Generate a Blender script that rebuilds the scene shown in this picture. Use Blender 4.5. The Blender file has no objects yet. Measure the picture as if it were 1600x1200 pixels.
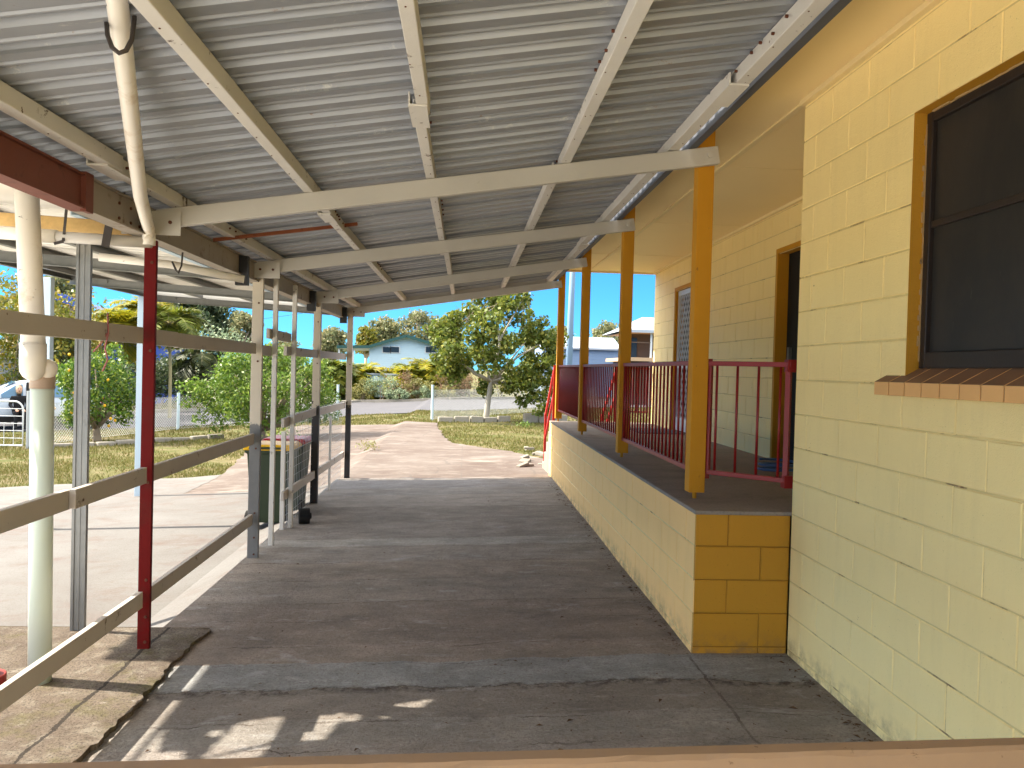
import bpy, bmesh, math, random
import numpy as np
from mathutils import Vector, Matrix
R = math.radians
random.seed(7); rng = np.random.default_rng(11)
scene = bpy.context.scene
COL = scene.collection

# ------------------------------------------------------------------ camera
F, YAW, PITCH, ROLL, CH = 1261.25, 0.05866, -0.01762, 0.02676, 1.6648
cy, sy = math.cos(YAW), math.sin(YAW)
fw = Vector((sy*math.cos(PITCH), cy*math.cos(PITCH), math.sin(PITCH)))
rt = Vector((cy, -sy, 0)); up = rt.cross(fw)
r2 = math.cos(ROLL)*rt + math.sin(ROLL)*up
u2 = -math.sin(ROLL)*rt + math.cos(ROLL)*up
cd = bpy.data.cameras.new('camera'); cam = bpy.data.objects.new('camera', cd); COL.objects.link(cam)
cd.sensor_width = 36; cd.lens = F/1600*36; cd.clip_start = 0.05; cd.clip_end = 2000
cam.matrix_world = Matrix(((r2.x, u2.x, -fw.x, 0), (r2.y, u2.y, -fw.y, 0), (r2.z, u2.z, -fw.z, CH), (0, 0, 0, 1)))
scene.camera = cam

# ------------------------------------------------------------------ sky, sun, exposure
SUN_EL = 42.0
SUN_DIR = Vector((-0.985, 0.165, 0)).normalized()*math.cos(R(SUN_EL)) + Vector((0, 0, math.sin(R(SUN_EL))))
w = bpy.data.worlds.new("World"); scene.world = w; w.use_nodes = True
nt = w.node_tree; bg = nt.nodes['Background']
sky = nt.nodes.new('ShaderNodeTexSky'); sky.sky_type = 'NISHITA'; sky.sun_disc = False
sky.sun_elevation = R(SUN_EL); sky.sun_rotation = math.atan2(SUN_DIR.x, SUN_DIR.y)
sky.air_density = 1.0; sky.dust_density = 0.0; sky.ozone_density = 2.0; sky.altitude = 300
# clear blue low sky, unseen high sky whitened to neutralise the light in the shade
tcw = nt.nodes.new('ShaderNodeTexCoord'); sepw = nt.nodes.new('ShaderNodeSeparateXYZ'); nt.links.new(tcw.outputs['Generated'], sepw.inputs[0])
lowr = nt.nodes.new('ShaderNodeValToRGB'); nt.links.new(sepw.outputs['Z'], lowr.inputs[0])
for e, (p, c) in zip(lowr.color_ramp.elements, ((0.17, (0.031, 0.110, 0.235, 1)), (0.36, (1.0, 0.94, 0.86, 1)))): e.position = p; e.color = c
hsv = nt.nodes.new('ShaderNodeHueSaturation'); nt.links.new(sky.outputs[0], hsv.inputs['Color'])
satr = nt.nodes.new('ShaderNodeMapRange'); nt.links.new(sepw.outputs['Z'], satr.inputs['Value'])
for k, v in zip((1, 2, 3, 4), (0.17, 0.36, 1.0, 0.2)): satr.inputs[k].default_value = v
nt.links.new(satr.outputs[0], hsv.inputs['Saturation'])
mulw = nt.nodes.new('ShaderNodeMix'); mulw.data_type = 'RGBA'; mulw.blend_type = 'MULTIPLY'; mulw.inputs[0].default_value = 1.0
nt.links.new(hsv.outputs[0], mulw.inputs[6]); nt.links.new(lowr.outputs[0], mulw.inputs[7]); nt.links.new(mulw.outputs[2], bg.inputs[0])
bg.inputs[1].default_value = 0.15
sd = bpy.data.lights.new('sun', 'SUN'); sd.energy = 2.0; sd.angle = R(0.5); sd.color = (1.0, 0.93, 0.83)
so = bpy.data.objects.new('sun', sd); COL.objects.link(so)
so.rotation_euler = SUN_DIR.to_track_quat('Z', 'Y').to_euler(); so.location = (-20, 5, 25)
scene.view_settings.view_transform = 'Standard'; scene.view_settings.look = 'None'
scene.view_settings.gamma = 1; scene.view_settings.exposure = 3.0
scene.view_settings.use_white_balance = True; scene.view_settings.white_balance_temperature = 6800; scene.view_settings.white_balance_tint = 7
scene.render.engine = 'CYCLES'
scene.cycles.caustics_reflective = False; scene.cycles.caustics_refractive = False; scene.cycles.max_bounces = 10; scene.cycles.diffuse_bounces = 6

# ------------------------------------------------------------------ pixel -> world helper for laying out from the survey
def ray(px, py):
    a = Vector(((px-800)/F, (py-600)/F, 1.0))
    return a.x*r2 - a.y*u2 + fw
def onY(px, py, Y):
    d = ray(px, py); t = Y/d.y; return Vector((d.x*t, Y, CH+d.z*t))
def onZ(px, py, z):
    d = ray(px, py); t = (z-CH)/d.z; return Vector((d.x*t, d.y*t, z))

# ------------------------------------------------------------------ materials
def lin(r, g, b):
    f = lambda c: (c/255/12.92 if c/255 <= 0.04045 else ((c/255+0.055)/1.055)**2.4)
    return (f(r), f(g), f(b))
class NT:
    def __init__(s, name):
        s.m = bpy.data.materials.new(name); s.m.use_nodes = True; s.t = s.m.node_tree
        s.b = s.t.nodes['Principled BSDF']; s.out = s.t.nodes['Material Output']
        s.tc = s.t.nodes.new('ShaderNodeTexCoord'); s.co = s.tc.outputs['Object']
    def n(s, typ, **kw):
        nd = s.t.nodes.new(typ)
        for k, v in kw.items():
            if k.startswith('i_'):
                key = k[2:]; key = int(key) if key.isdigit() else key.replace('_', ' ')
                if hasattr(v, 'is_output') or isinstance(v, bpy.types.NodeSocket): s.t.links.new(v, nd.inputs[key])
                else: nd.inputs[key].default_value = v
            else: setattr(nd, k, v)
        return nd
    def noise(s, scale, detail=4, rough=0.55, vec=None, dist=0.0):
        return s.n('ShaderNodeTexNoise', i_Vector=vec or s.co, i_Scale=scale, i_Detail=detail, i_Roughness=rough, i_Distortion=dist).outputs['Fac']
    def mapping(s, scale=(1, 1, 1), loc=(0, 0, 0), rot=(0, 0, 0), vec=None):
        return s.n('ShaderNodeMapping', i_Vector=vec or s.co, i_Scale=scale, i_Location=loc, i_Rotation=rot).outputs[0]
    def ramp(s, fac, stops, interp='LINEAR'):
        nd = s.n('ShaderNodeValToRGB', i_Fac=fac); cr = nd.color_ramp; cr.interpolation = interp
        while len(cr.elements) < len(stops): cr.elements.new(0.5)
        for e, (p, c) in zip(cr.elements, stops):
            e.position = p; e.color = (c, c, c, 1) if not hasattr(c, '__len__') else (*c[:3], 1)
        return nd.outputs[0]
    def mix(s, fac, a, b, mode='MIX'):
        nd = s.n('ShaderNodeMix', data_type='RGBA', blend_type=mode)
        for k, v in ((0, fac), (6, a), (7, b)):
            if isinstance(v, bpy.types.NodeSocket): s.t.links.new(v, nd.inputs[k])
            else: nd.inputs[k].default_value = v if k == 0 else (*v[:3], 1)
        return nd.outputs[2]
    def math(s, op, a, b=0.0, c=0.0, clamp=False):
        nd = s.n('ShaderNodeMath', operation=op, use_clamp=clamp)
        for k, v in enumerate((a, b, c)):
            if isinstance(v, bpy.types.NodeSocket): s.t.links.new(v, nd.inputs[k])
            else: nd.inputs[k].default_value = v
        return nd.outputs[0]
    def sep(s, vec=None):
        return s.n('ShaderNodeSeparateXYZ', i_0=vec or s.co).outputs
    def done(s, col, rough=0.7, metal=0.0, bumps=(), spec=0.3):
        if isinstance(col, bpy.types.NodeSocket): s.t.links.new(col, s.b.inputs['Base Color'])
        else: s.b.inputs['Base Color'].default_value = (*col[:3], 1)
        if isinstance(rough, bpy.types.NodeSocket): s.t.links.new(rough, s.b.inputs['Roughness'])
        else: s.b.inputs['Roughness'].default_value = rough
        s.b.inputs['Metallic'].default_value = metal
        s.b.inputs['Specular IOR Level'].default_value = spec
        prev = None
        for (h, st, d) in bumps:
            bn = s.n('ShaderNodeBump', i_Height=h, i_Strength=st, i_Distance=d)
            if prev: s.t.links.new(prev, bn.inputs['Normal'])
            prev = bn.outputs[0]
        if prev: s.t.links.new(prev, s.b.inputs['Normal'])
        return s.m
def mul(c, k): return tuple(min(1.0, v*k) for v in c)

def plain(name, col, var=0.12, scale=5, rough=0.6, metal=0.0, bump=0.15, bscale=70, dirt=None, dscale=9, dth=(0.62, 0.72), spec=0.3):
    s = NT(name)
    c = s.mix(s.noise(scale, 5), mul(col, 1-var), mul(col, 1+var))
    if dirt is not None: c = s.mix(s.ramp(s.noise(dscale, 6, 0.65), [(dth[0], 0.0), (dth[1], 1.0)]), c, dirt)
    return s.done(c, rough, metal, [(s.noise(bscale, 3), bump, 0.004)], spec)

def block_paint(name, col):
    s = NT(name)
    c = s.mix(s.noise(1.7, 5), mul(col, 0.93), mul(col, 1.05))
    c = s.mix(s.math('MULTIPLY', s.noise(14, 6, 0.7), 0.25), c, mul(col, 0.88))
    c = s.mix(s.ramp(s.noise(2.4, 7, 0.7, vec=s.mapping((3, 3, 0.5))), [(0.5, 0), (0.75, 0.35)]), c, mul(col, 0.8))
    c = s.mix(s.ramp(s.noise(95, 3, 0.6), [(0.27, 0.55), (0.34, 0)]), c, mul(col, 0.5))
    # chips and scuffs that show the grey brown block
    chip = s.ramp(s.noise(6.5, 9, 0.72, dist=0.3), [(0.685, 0.0), (0.70, 1.0)])
    c = s.mix(chip, c, mul(lin(120, 98, 66), 1))
    # grime splashed up in the lowest 12 cm
    z = s.sep()[2]
    low = s.math('MULTIPLY', s.math('SUBTRACT', 1.0, s.math('DIVIDE', z, 0.16), clamp=True), s.ramp(s.noise(9, 8, 0.7), [(0.42, 0), (0.62, 1)]))
    c = s.mix(s.math('MULTIPLY', low, 0.8), c, lin(120, 98, 72))
    return s.done(c, 0.62, 0, [(s.noise(45, 7, 0.75), 0.6, 0.005), (s.noise(180, 4, .7), 0.4, 0.003)], 0.3)

def timber_paint(name, col, wear=lin(96, 74, 56), dth=(0.66, 0.70)):
    s = NT(name)
    c = s.mix(s.noise(3, 5), mul(col, 0.86), mul(col, 1.08))
    c = s.mix(s.ramp(s.noise(22, 4, 0.6), [(0.70, 0), (0.74, 1)]), c, wear)
    c = s.mix(s.ramp(s.noise(5.5, 9, 0.75, dist=0.4), [(dth[0], 0), (dth[1], 1)]), c, mul(wear, 0.7))
    return s.done(c, 0.7, 0, [(s.noise(34, 6, 0.7), 0.35, 0.004)], 0.25)

CREAM = lin(252, 226, 158); MUST = lin(192, 138, 40)
m_cream = block_paint('cream block paint', CREAM)
m_peach = block_paint('warm cream block paint', lin(250, 204, 132))
m_must = block_paint('mustard block paint', MUST)
m_mustpost = timber_paint('mustard post paint', lin(194, 136, 34), wear=lin(150, 105, 40), dth=(0.74, 0.78))
m_groove = plain('mortar joint', mul(CREAM, 0.72), 0.2, 8, dirt=lin(120, 92, 60), dscale=3.5, dth=(0.56, 0.66))
m_mgroove = plain('mustard mortar joint', mul(MUST, 0.55), 0.3, 8)
m_soffit = plain('cream soffit paint', lin(246, 222, 166), 0.04, 1.5, 0.5, bump=0.05)
m_trim = plain('cream trim paint', lin(238, 216, 164), 0.05, 3, 0.5, bump=0.08)
m_red = plain('dark red rail paint', lin(130, 20, 20), 0.12, 4, 0.4, dirt=lin(160, 84, 78), dscale=12, dth=(0.70, 0.76), spec=0.4)
m_brightred = plain('bright red rail paint', lin(186, 38, 34), 0.1, 4, 0.45)
m_redpost = plain('red oxide post paint', lin(100, 9, 7), 0.15, 3, 0.6, dirt=lin(84, 30, 22), dscale=6, dth=(0.55, 0.8), spec=0.15)
m_timber = timber_paint('weathered beige timber paint', lin(208, 204, 198), dth=(.61, .65))
m_rail = timber_paint('weathered grey beige rail paint', lin(184, 176, 168), dth=(.60, .65))
m_rafter = plain('beige steel rafter paint', lin(186, 182, 175), 0.08, 3, 0.5, dirt=lin(150, 120, 92), dth=(0.7, 0.76))
m_brown = plain('red brown beam primer', lin(112, 62, 50), 0.2, 4, 0.6, dirt=lin(72, 40, 32), dth=(0.6, 0.7))
m_beam = plain('dirty beige beam paint', lin(150, 140, 128), 0.18, 5, 0.6, dirt=lin(104, 80, 62), dth=(0.58, 0.7))
m_black = plain('black steel bracket', lin(44, 44, 46), 0.2, 6, 0.5)
m_rust = plain('rusty iron', lin(128, 72, 46), 0.25, 20, 0.8, dirt=lin(84, 48, 36))
m_bolt = plain('rusty bolt head', lin(92, 52, 36), 0.2, 30, 0.7)
m_pvc = plain('white pvc pipe', lin(226, 220, 210), 0.05, 3, 0.35, bump=0.03, dirt=lin(178, 150, 118), dscale=4, dth=(0.66, 0.8))
def scuffed_pvc():
    s = NT('scuffed white pvc pipe'); b = lin(228, 222, 212)
    c = s.mix(s.noise(3, 5), mul(b, .93), mul(b, 1.03))
    c = s.mix(s.ramp(s.noise(4, 8, 0.7), [(0.56, 0), (0.72, 0.8)]), c, lin(186, 160, 126))
    c = s.mix(s.ramp(s.noise(9, 6, 0.7, vec=s.mapping((1.2, 1.2, 5))), [(0.675, 0), (0.685, 1)]), c, lin(58, 48, 42))
    return s.done(c, 0.4, 0, [(s.noise(30, 3), 0.05, 0.002)], 0.3)
m_pvc = scuffed_pvc()
m_pvcg = plain('pale green pvc pipe', lin(206, 218, 206), 0.04, 2, 0.35, bump=0.03)
m_collar = plain('brown stained pvc collar', lin(168, 148, 132), 0.1, 6, 0.5)
m_strap = plain('black strap', lin(62, 56, 54), 0.2, 9, 0.6)
m_foam = plain('yellow foam lagging', lin(206, 172, 116), 0.2, 30, 0.9, bump=0.8, bscale=60, dirt=lin(170, 124, 66), dscale=6)
m_galv = plain('galvanised steel', lin(128, 128, 126), 0.2, 12, 0.42, metal=0.55, bump=0.05, dirt=lin(96, 92, 88), dscale=5, dth=(0.6, 0.8))
m_blueg = plain('pale blue steel paint', lin(186, 204, 216), 0.05, 3, 0.5)
m_gutter = plain('dull steel gutter', lin(84, 86, 92), 0.2, 5, 0.55, metal=0.2)
def screen_mat():
    s = NT('dusty dark fly screen'); b = lin(36, 34, 33)
    c = s.mix(s.ramp(s.noise(2.2, 8, 0.7, vec=s.mapping((1, 1, 0.5)), dist=0.6), [(0.42, 0), (0.7, 0.8)]), b, lin(62, 54, 46))
    c = s.mix(s.ramp(s.noise(14, 6, 0.75, vec=s.mapping((1, 2.5, 0.4))), [(0.66, 0), (0.7, 0.6)]), c, lin(84, 78, 70))
    yz = s.sep(); g_ = s.math('MAXIMUM', s.math('LESS_THAN', s.math('FRACT', s.math('MULTIPLY', yz[1], 260)), .35), s.math('LESS_THAN', s.math('FRACT', s.math('MULTIPLY', yz[2], 260)), .35))
    c = s.mix(s.math('MULTIPLY', g_, .35), c, lin(20, 20, 20))
    return s.done(c, 0.5, 0, [(s.noise(2, 3), 0.15, 0.02)], 0.35)
m_blackglass = screen_mat()
m_frame = plain('bronze window frame', lin(52, 44, 40), 0.15, 5, 0.4, metal=0.3)
m_sill = plain('brown sill brick', lin(142, 104, 76), 0.12, 6, 0.6, bump=0.2)
m_sillf = plain('orange sill brick face', lin(222, 170, 108), 0.1, 6, 0.6, bump=0.2)
m_white = plain('white aluminium', lin(206, 208, 210), 0.05, 3, 0.4)
m_dark = plain('dark interior', lin(22, 20, 19), 0.2, 3, 0.7)
m_mat = plain('grey door mat', lin(70, 76, 84), 0.2, 30, 0.95, bump=0.6)
m_hose = plain('blue hose', lin(70, 100, 140), 0.1, 5, 0.5)
m_tyre = plain('black rubber', lin(30, 29, 29), 0.15, 12, 0.85)
m_bin = plain('dark green bin plastic', lin(46, 58, 38), 0.1, 5, 0.5)
m_yel = plain('yellow bin lid plastic', lin(228, 176, 24), 0.08, 5, 0.45)
m_redlid = plain('red bin lid plastic', lin(164, 26, 40), 0.08, 5, 0.45)
m_wire = plain('galvanised wire', lin(172, 174, 174), 0.1, 6, 0.5, metal=0.3)
m_carpaint = plain('white car paint', lin(180, 190, 206), 0.02, 2, 0.25, bump=0.0, spec=0.5)
m_glass = plain('blue tinted car glass', lin(70, 110, 140), 0.1, 2, 0.12, bump=0.0, spec=0.6)
m_skin = plain('skin', lin(214, 168, 144), 0.05, 9, 0.55)
m_hair = plain('grey blond hair', lin(150, 128, 104), 0.2, 40, 0.7)
m_cloth = plain('black clothing', lin(26, 26, 30), 0.2, 12, 0.9)
m_bark = plain('grey bark', lin(132, 118, 102), 0.25, 9, 0.9, bump=0.8, bscale=30)
m_palebark = plain('pale bark', lin(150, 144, 134), 0.2, 9, 0.85, bump=0.6, bscale=30)
m_gumbark = plain('gum bark', lin(170, 156, 140), 0.2, 5, 0.85)
m_palmbark = plain('palm stem', lin(150, 140, 104), 0.25, 9, 0.85)

def split_paint(name, topc, botc, zsplit, amp=0.12):
    s = NT(name); z = s.sep()[2]
    zz = s.math('ADD', z, s.math('MULTIPLY', s.math('SUBTRACT', s.noise(9, 6, 0.7), 0.5), amp*4))
    f = s.ramp(s.math('SUBTRACT', zz, zsplit-0.5), [(0.49, 0), (0.51, 1)])
    top = s.mix(s.noise(4, 5), mul(topc, 0.88), mul(topc, 1.06))
    top = s.mix(s.ramp(s.noise(16, 7, 0.7), [(0.64, 0), (0.68, 1)]), top, mul(topc, 0.45))
    bot = s.mix(s.noise(7, 6, 0.7), mul(botc, 0.7), mul(botc, 1.25))
    return s.done(s.mix(f, bot, top), 0.6, 0.1, [(s.noise(40, 4), 0.2, 0.003)])
m_post2 = split_paint('half stripped galvanised post', lin(198, 188, 172), lin(112, 112, 112), 1.12)
m_post3 = split_paint('half stripped dark post', lin(196, 184, 166), lin(64, 62, 62), 1.12)
m_post4 = split_paint('half painted black post', lin(196, 184, 166), lin(58, 56, 56), 1.05)

def sheet_metal():
    s = NT('zinc roof sheeting'); c1 = lin(148, 152, 159)
    v = s.mapping((0.35, 4, 1))
    c = s.mix(s.noise(1.6, 6, 0.6, vec=v), mul(c1, 0.78), mul(c1, 1.08))
    c = s.mix(s.ramp(s.noise(5, 8, 0.75, vec=s.mapping((1, 2.5, 1))), [(0.6, 0), (0.72, 0.7)]), c, lin(206, 202, 196))
    c = s.mix(s.ramp(s.noise(2.1, 8, 0.7, vec=s.mapping((0.5, 3, 1), (4, 2, 0))), [(0.62, 0), (0.74, 0.6)]), c, lin(134, 128, 122))
    c = s.mix(s.ramp(s.noise(7, 7, 0.75, vec=s.mapping(loc=(3, 9, 0))), [(0.66, 0), (0.70, 0.7)]), c, lin(122, 92, 70))
    return s.done(c, 0.42, 0.3, [(s.noise(3.5, 3), 0.10, 0.02)], 0.4)
m_sheet = sheet_metal()
m_sheet2 = plain('white roof sheeting', lin(222, 218, 210), 0.06, 3, 0.5)

def concrete_floor(bands):
    s = NT('strip poured carport concrete'); xyz = s.sep()
    wob = s.math('MULTIPLY', s.math('SUBTRACT', s.noise(1.1, 7, 0.7, vec=s.mapping((1, 0.35, 1))), 0.5), 0.30)
    fine = s.math('MULTIPLY', s.math('SUBTRACT', s.noise(9, 5, 0.7), 0.5), 0.05)
    y = s.math('ADD', s.math('ADD', xyz[1], wob), fine)
    t = s.math('DIVIDE', s.math('ADD', y, 3.0), 16.5)
    st = [((b+3.0)/16.5, mul(c, 0.86)) for b, c in bands]
    c = s.ramp(t, st, 'CONSTANT')
    # trowel streaks across, blotches, speckle and dark grime
    c = s.mix(0.6, c, s.ramp(s.noise(2.2, 9, 0.72, vec=s.mapping((1.0, 1.7, 1)), dist=0.2), [(0.25, 0.18), (0.5, 0.5), (0.75, 0.86)]), 'OVERLAY')
    c = s.mix(s.ramp(s.noise(1.3, 9, 0.72, vec=s.mapping((0.7, 1.3, 1), (3, 1, 0)), dist=0.3), [(0.52, 0), (0.70, 0.6)]), c, lin(104, 94, 86))
    c = s.mix(s.ramp(s.noise(3.6, 9, 0.75, vec=s.mapping((0.8, 1.8, 1), (7, 3, 0)), dist=0.3), [(0.60, 0), (0.72, 0.55)]), c, lin(186, 182, 178))
    c = s.mix(s.ramp(s.noise(70, 4, 0.7), [(0.3, 0.65), (0.52, 0.0)]), c, lin(84, 76, 70))
    c = s.mix(s.ramp(s.noise(24, 8, 0.8, vec=s.mapping((0.7, 1.4, 1)), dist=1.0), [(0.56, 0), (0.70, 0.5)]), c, lin(176, 172, 166))
    c = s.mix(s.ramp(s.noise(27, 4, 0.6), [(0.74, 0), (0.76, 0.8)]), c, lin(62, 50, 42))
    wsp = s.ramp(s.noise(2.6, 9, 0.72, vec=s.mapping((0.8, 2.0, 1), (11, 4, 0)), dist=0.5), [(0.57, 0), (0.70, 0.5)])
    c = s.mix(wsp, c, lin(170, 172, 174))
    drk = s.ramp(s.noise(1.7, 9, 0.74, vec=s.mapping((0.9, 1.5, 1), (21, 8, 0)), dist=0.3), [(0.54, 0), (0.72, 0.55)])
    c = s.mix(drk, c, lin(88, 82, 77))
    # joint lines between strips
    edges = None
    for b, _ in bands[1:]:
        d = s.math('ABSOLUTE', s.math('SUBTRACT', y, b+0.0))
        edges = d if edges is None else s.math('MINIMUM', edges, d)
    wd = s.math('MULTIPLY', s.ramp(s.noise(1.6, 7, 0.75, dist=0.6), [(0.46, 0.0), (0.72, 1.0)]), 0.017)
    line = s.math('LESS_THAN', edges, wd)
    lj = s.math('LESS_THAN', s.math('ABSOLUTE', s.math('SUBTRACT', xyz[0], s.math('ADD', 1.36, fine))), 0.008)
    lj = s.math('MULTIPLY', lj, s.math('LESS_THAN', xyz[1], 4.7))
    line = s.math('MAXIMUM', line, lj)
    c = s.mix(s.math('MULTIPLY', line, s.ramp(s.noise(5, 5, 0.7), [(0.35, 0.15), (0.65, 0.85)])), c, lin(70, 58, 50))
    gr_ = s.math('MULTIPLY', s.ramp(s.math('ABSOLUTE', s.math('SUBTRACT', y, 4.26)), [(0.0, 1.0), (0.07, 0.0)]), s.ramp(s.noise(14, 8, 0.75), [(0.46, 0), (0.56, 1)]))
    c = s.mix(s.math('MULTIPLY', gr_, 0.8), c, lin(60, 48, 40))
    h = s.math('SUBTRACT', s.noise(18, 8, 0.75), s.math('MULTIPLY', s.math('MAXIMUM', line, gr_), 0.6))
    return s.done(c, 0.85, 0, [(h, 0.8, 0.016), (s.noise(160, 3), 0.4, 0.004)], 0.2)
bands = [(-3.0, lin(132, 124, 116)), (2.6, lin(138, 130, 124)), (3.58, lin(138, 132, 126)), (3.86, lin(128, 120, 113)), (4.28, lin(138, 138, 138)), (4.64, lin(138, 126, 117)),
         (4.95, lin(130, 118, 109)), (5.45, lin(134, 122, 113)), (5.88, lin(142, 132, 123)), (6.5, lin(150, 138, 127)), (7.1, lin(152, 143, 135)), (7.7, lin(172, 167, 161)),
         (8.05, lin(150, 142, 136)), (8.9, lin(142, 134, 128)), (9.9, lin(152, 145, 140)), (10.8, lin(140, 136, 134)), (11.5, lin(132, 130, 132)), (12.3, lin(150, 142, 136))]
m_floor = concrete_floor(bands)

def concrete(name, c1, c2, c3, crack=True):
    s = NT(name)
    c = s.mix(s.ramp(s.noise(0.55, 8, 0.68, dist=0.6), [(0.35, 0), (0.65, 1)]), c1, c2)
    c = s.mix(s.ramp(s.noise(1.9, 9, 0.74, vec=s.mapping((0.8, 1.5, 1), (2, 5, 0)), dist=0.5), [(0.5, 0), (0.7, 0.85)]), c, c3)
    c = s.mix(s.ramp(s.noise(60, 3, 0.6), [(0.3, 0.35), (0.5, 0.0)]), c, mul(c3, 0.6))
    bump = [(s.noise(14, 8, 0.75), 0.35, 0.012)]
    if crack:
        vo = s.n('ShaderNodeTexVoronoi', feature='DISTANCE_TO_EDGE', i_Vector=s.mapping((0.55, 0.8, 1), (0.3, 0.2, 0), vec=s.mix(0.12, s.co, s.n('ShaderNodeTexNoise', i_Vector=s.co, i_Scale=1.5).outputs['Color'], 'ADD')), i_Scale=1.0).outputs['Distance']
        ln = s.math('LESS_THAN', vo, 0.008)
        c = s.mix(s.math('MULTIPLY', ln, 0.5), c, mul(c3, 0.4))
        xyz = s.sep(s.mix(0.05, s.co, s.n('ShaderNodeTexNoise', i_Vector=s.co, i_Scale=2.0).outputs['Color'], 'ADD'))
        jy = s.math('LESS_THAN', s.math('FRACT', s.math('DIVIDE', xyz[1], 1.35)), 0.018); jx = s.math('LESS_THAN', s.math('FRACT', s.math('DIVIDE', xyz[0], 1.7)), 0.010)
        c = s.mix(s.math('MULTIPLY', s.math('MAXIMUM', jx, jy), s.ramp(s.noise(1.2, 4), [(0.4, 0.1), (0.6, 0.7)])), c, mul(c3, 0.45))
        c = s.mix(s.ramp(s.noise(0.8, 8, 0.7, vec=s.mapping((0.5, 1.2, 1), (9, 2, 0))), [(0.55, 0), (0.68, 0.8)]), c, mul(c3, 1.25))
    return s.done(c, 0.9, 0, bump, 0.2)
m_drive = concrete('pinkish driveway concrete', lin(104, 94, 88), lin(84, 70, 63), lin(128, 119, 112))
m_apron = concrete('pale outer carport concrete', lin(112, 110, 108), lin(100, 96, 93), lin(98, 82, 75), False)
def lip_mat():
    s = NT('worn mossy concrete'); xyz = s.sep()
    c = s.mix(s.ramp(s.noise(2.2, 9, 0.7, dist=0.6), [(0.35, 0), (0.65, 1)]), lin(112, 100, 88), lin(90, 78, 68))
    c = s.mix(s.ramp(s.noise(6, 9, 0.75, dist=0.5), [(0.5, 0), (0.66, 0.9)]), c, lin(134, 126, 114))
    c = s.mix(s.ramp(s.noise(3.3, 8, 0.7, vec=s.mapping(loc=(4, 4, 0))), [(0.52, 0), (0.64, 0.7)]), c, lin(92, 86, 54))
    c = s.mix(s.ramp(s.noise(80, 4, 0.7), [(0.34, 0.8), (0.5, 0)]), c, lin(50, 44, 38))
    c = s.mix(s.ramp(s.noise(5, 9, 0.75, vec=s.mapping((1, 1, 1), (14, 3, 0)), dist=0.6), [(0.64, 0), (0.67, 1)]), c, lin(168, 160, 150))
    wx = s.math('ADD', xyz[0], s.math('MULTIPLY', s.math('SUBTRACT', s.noise(4, 7, 0.75), 0.5), 0.10))
    ck = s.math('LESS_THAN', s.math('ABSOLUTE', s.math('ADD', wx, 1.86)), s.math('MULTIPLY', s.noise(8, 5, 0.7), 0.022))
    c = s.mix(s.math('MULTIPLY', ck, 0.85), c, lin(40, 34, 28))
    return s.done(c, 0.92, 0, [(s.math('SUBTRACT', s.noise(12, 9, 0.78), s.math('MULTIPLY', ck, .5)), 0.9, 0.02), (s.noise(90, 4, .7), 0.5, 0.006)], 0.2)
m_lip = lip_mat()
m_step = concrete('pale step concrete', lin(142, 136, 126), lin(130, 122, 112), lin(108, 100, 90), False)
m_slab = concrete('grey veranda slab', lin(146, 136, 126), lin(128, 118, 110), lin(112, 102, 94), False)
m_kerb = concrete('pale kerb concrete', lin(150, 144, 134), lin(136, 130, 120), lin(108, 102, 92), False)

def asphalt():
    s = NT('grey asphalt')
    c = s.mix(s.noise(0.7, 7, 0.6), lin(74, 74, 80), lin(90, 88, 92))
    c = s.mix(s.ramp(s.noise(40, 3), [(0.35, 0.4), (0.5, 0)]), c, lin(64, 62, 62))
    return s.done(c, 0.9, 0, [(s.noise(90, 3), 0.3, 0.006)], 0.2)
m_road = asphalt()
def ground_mat():
    s = NT('dry patchy lawn')
    c = s.mix(s.ramp(s.noise(0.45, 7, 0.65), [(0.38, 0), (0.62, 1)]), lin(100, 94, 60), lin(80, 88, 46))
    c = s.mix(s.ramp(s.noise(1.1, 9, 0.75, vec=s.mapping(loc=(5, 1, 0))), [(0.46, 0), (0.62, 0.95)]), c, lin(126, 112, 88))
    c = s.mix(s.ramp(s.noise(11, 6, 0.7), [(0.3, 0.6), (0.55, 0)]), c, lin(58, 62, 32))
    return s.done(c, 0.95, 0, [(s.noise(30, 7, 0.8), 0.8, 0.04)], 0.1)
m_ground = ground_mat()

def leafmat(name, a, b, c=None, trans=0.35, rough=0.5, spec=0.35):
    s = NT(name); g = s.n('ShaderNodeNewGeometry'); rnd = g.outputs['Random Per Island']
    st = [(0.0, a), (0.6, b)] + ([(1.0, c)] if c else [])
    col = s.ramp(rnd, st)
    col = s.mix(s.ramp(s.noise(0.9, 3), [(0.35, 0.0), (0.7, 0.45)]), col, mul(b, 1.35))
    s.done(col, rough, 0, (), spec)
    tr = s.n('ShaderNodeBsdfTranslucent'); s.t.links.new(col, tr.inputs['Color'])
    mx = s.n('ShaderNodeMixShader'); mx.inputs[0].default_value = trans
    s.t.links.new(s.b.outputs[0], mx.inputs[1]); s.t.links.new(tr.outputs[0], mx.inputs[2]); s.t.links.new(mx.outputs[0], s.out.inputs[0])
    return s.m
l_lemon = leafmat('lemon leaf', lin(58, 84, 30), lin(92, 120, 44), lin(138, 150, 62))
l_citrus = leafmat('citrus leaf', lin(48, 78, 28), lin(82, 112, 38), lin(150, 160, 60))
l_mulb = leafmat('broad olive leaf', lin(66, 84, 34), lin(98, 110, 44), lin(144, 138, 58))
l_gum = leafmat('gum leaf', lin(88, 96, 66), lin(118, 122, 84), lin(156, 140, 100))
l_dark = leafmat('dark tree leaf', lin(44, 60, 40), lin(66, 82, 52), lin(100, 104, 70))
l_gold = leafmat('golden palm leaf', lin(92, 108, 28), lin(138, 134, 34), lin(186, 160, 42), trans=.45)
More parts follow.
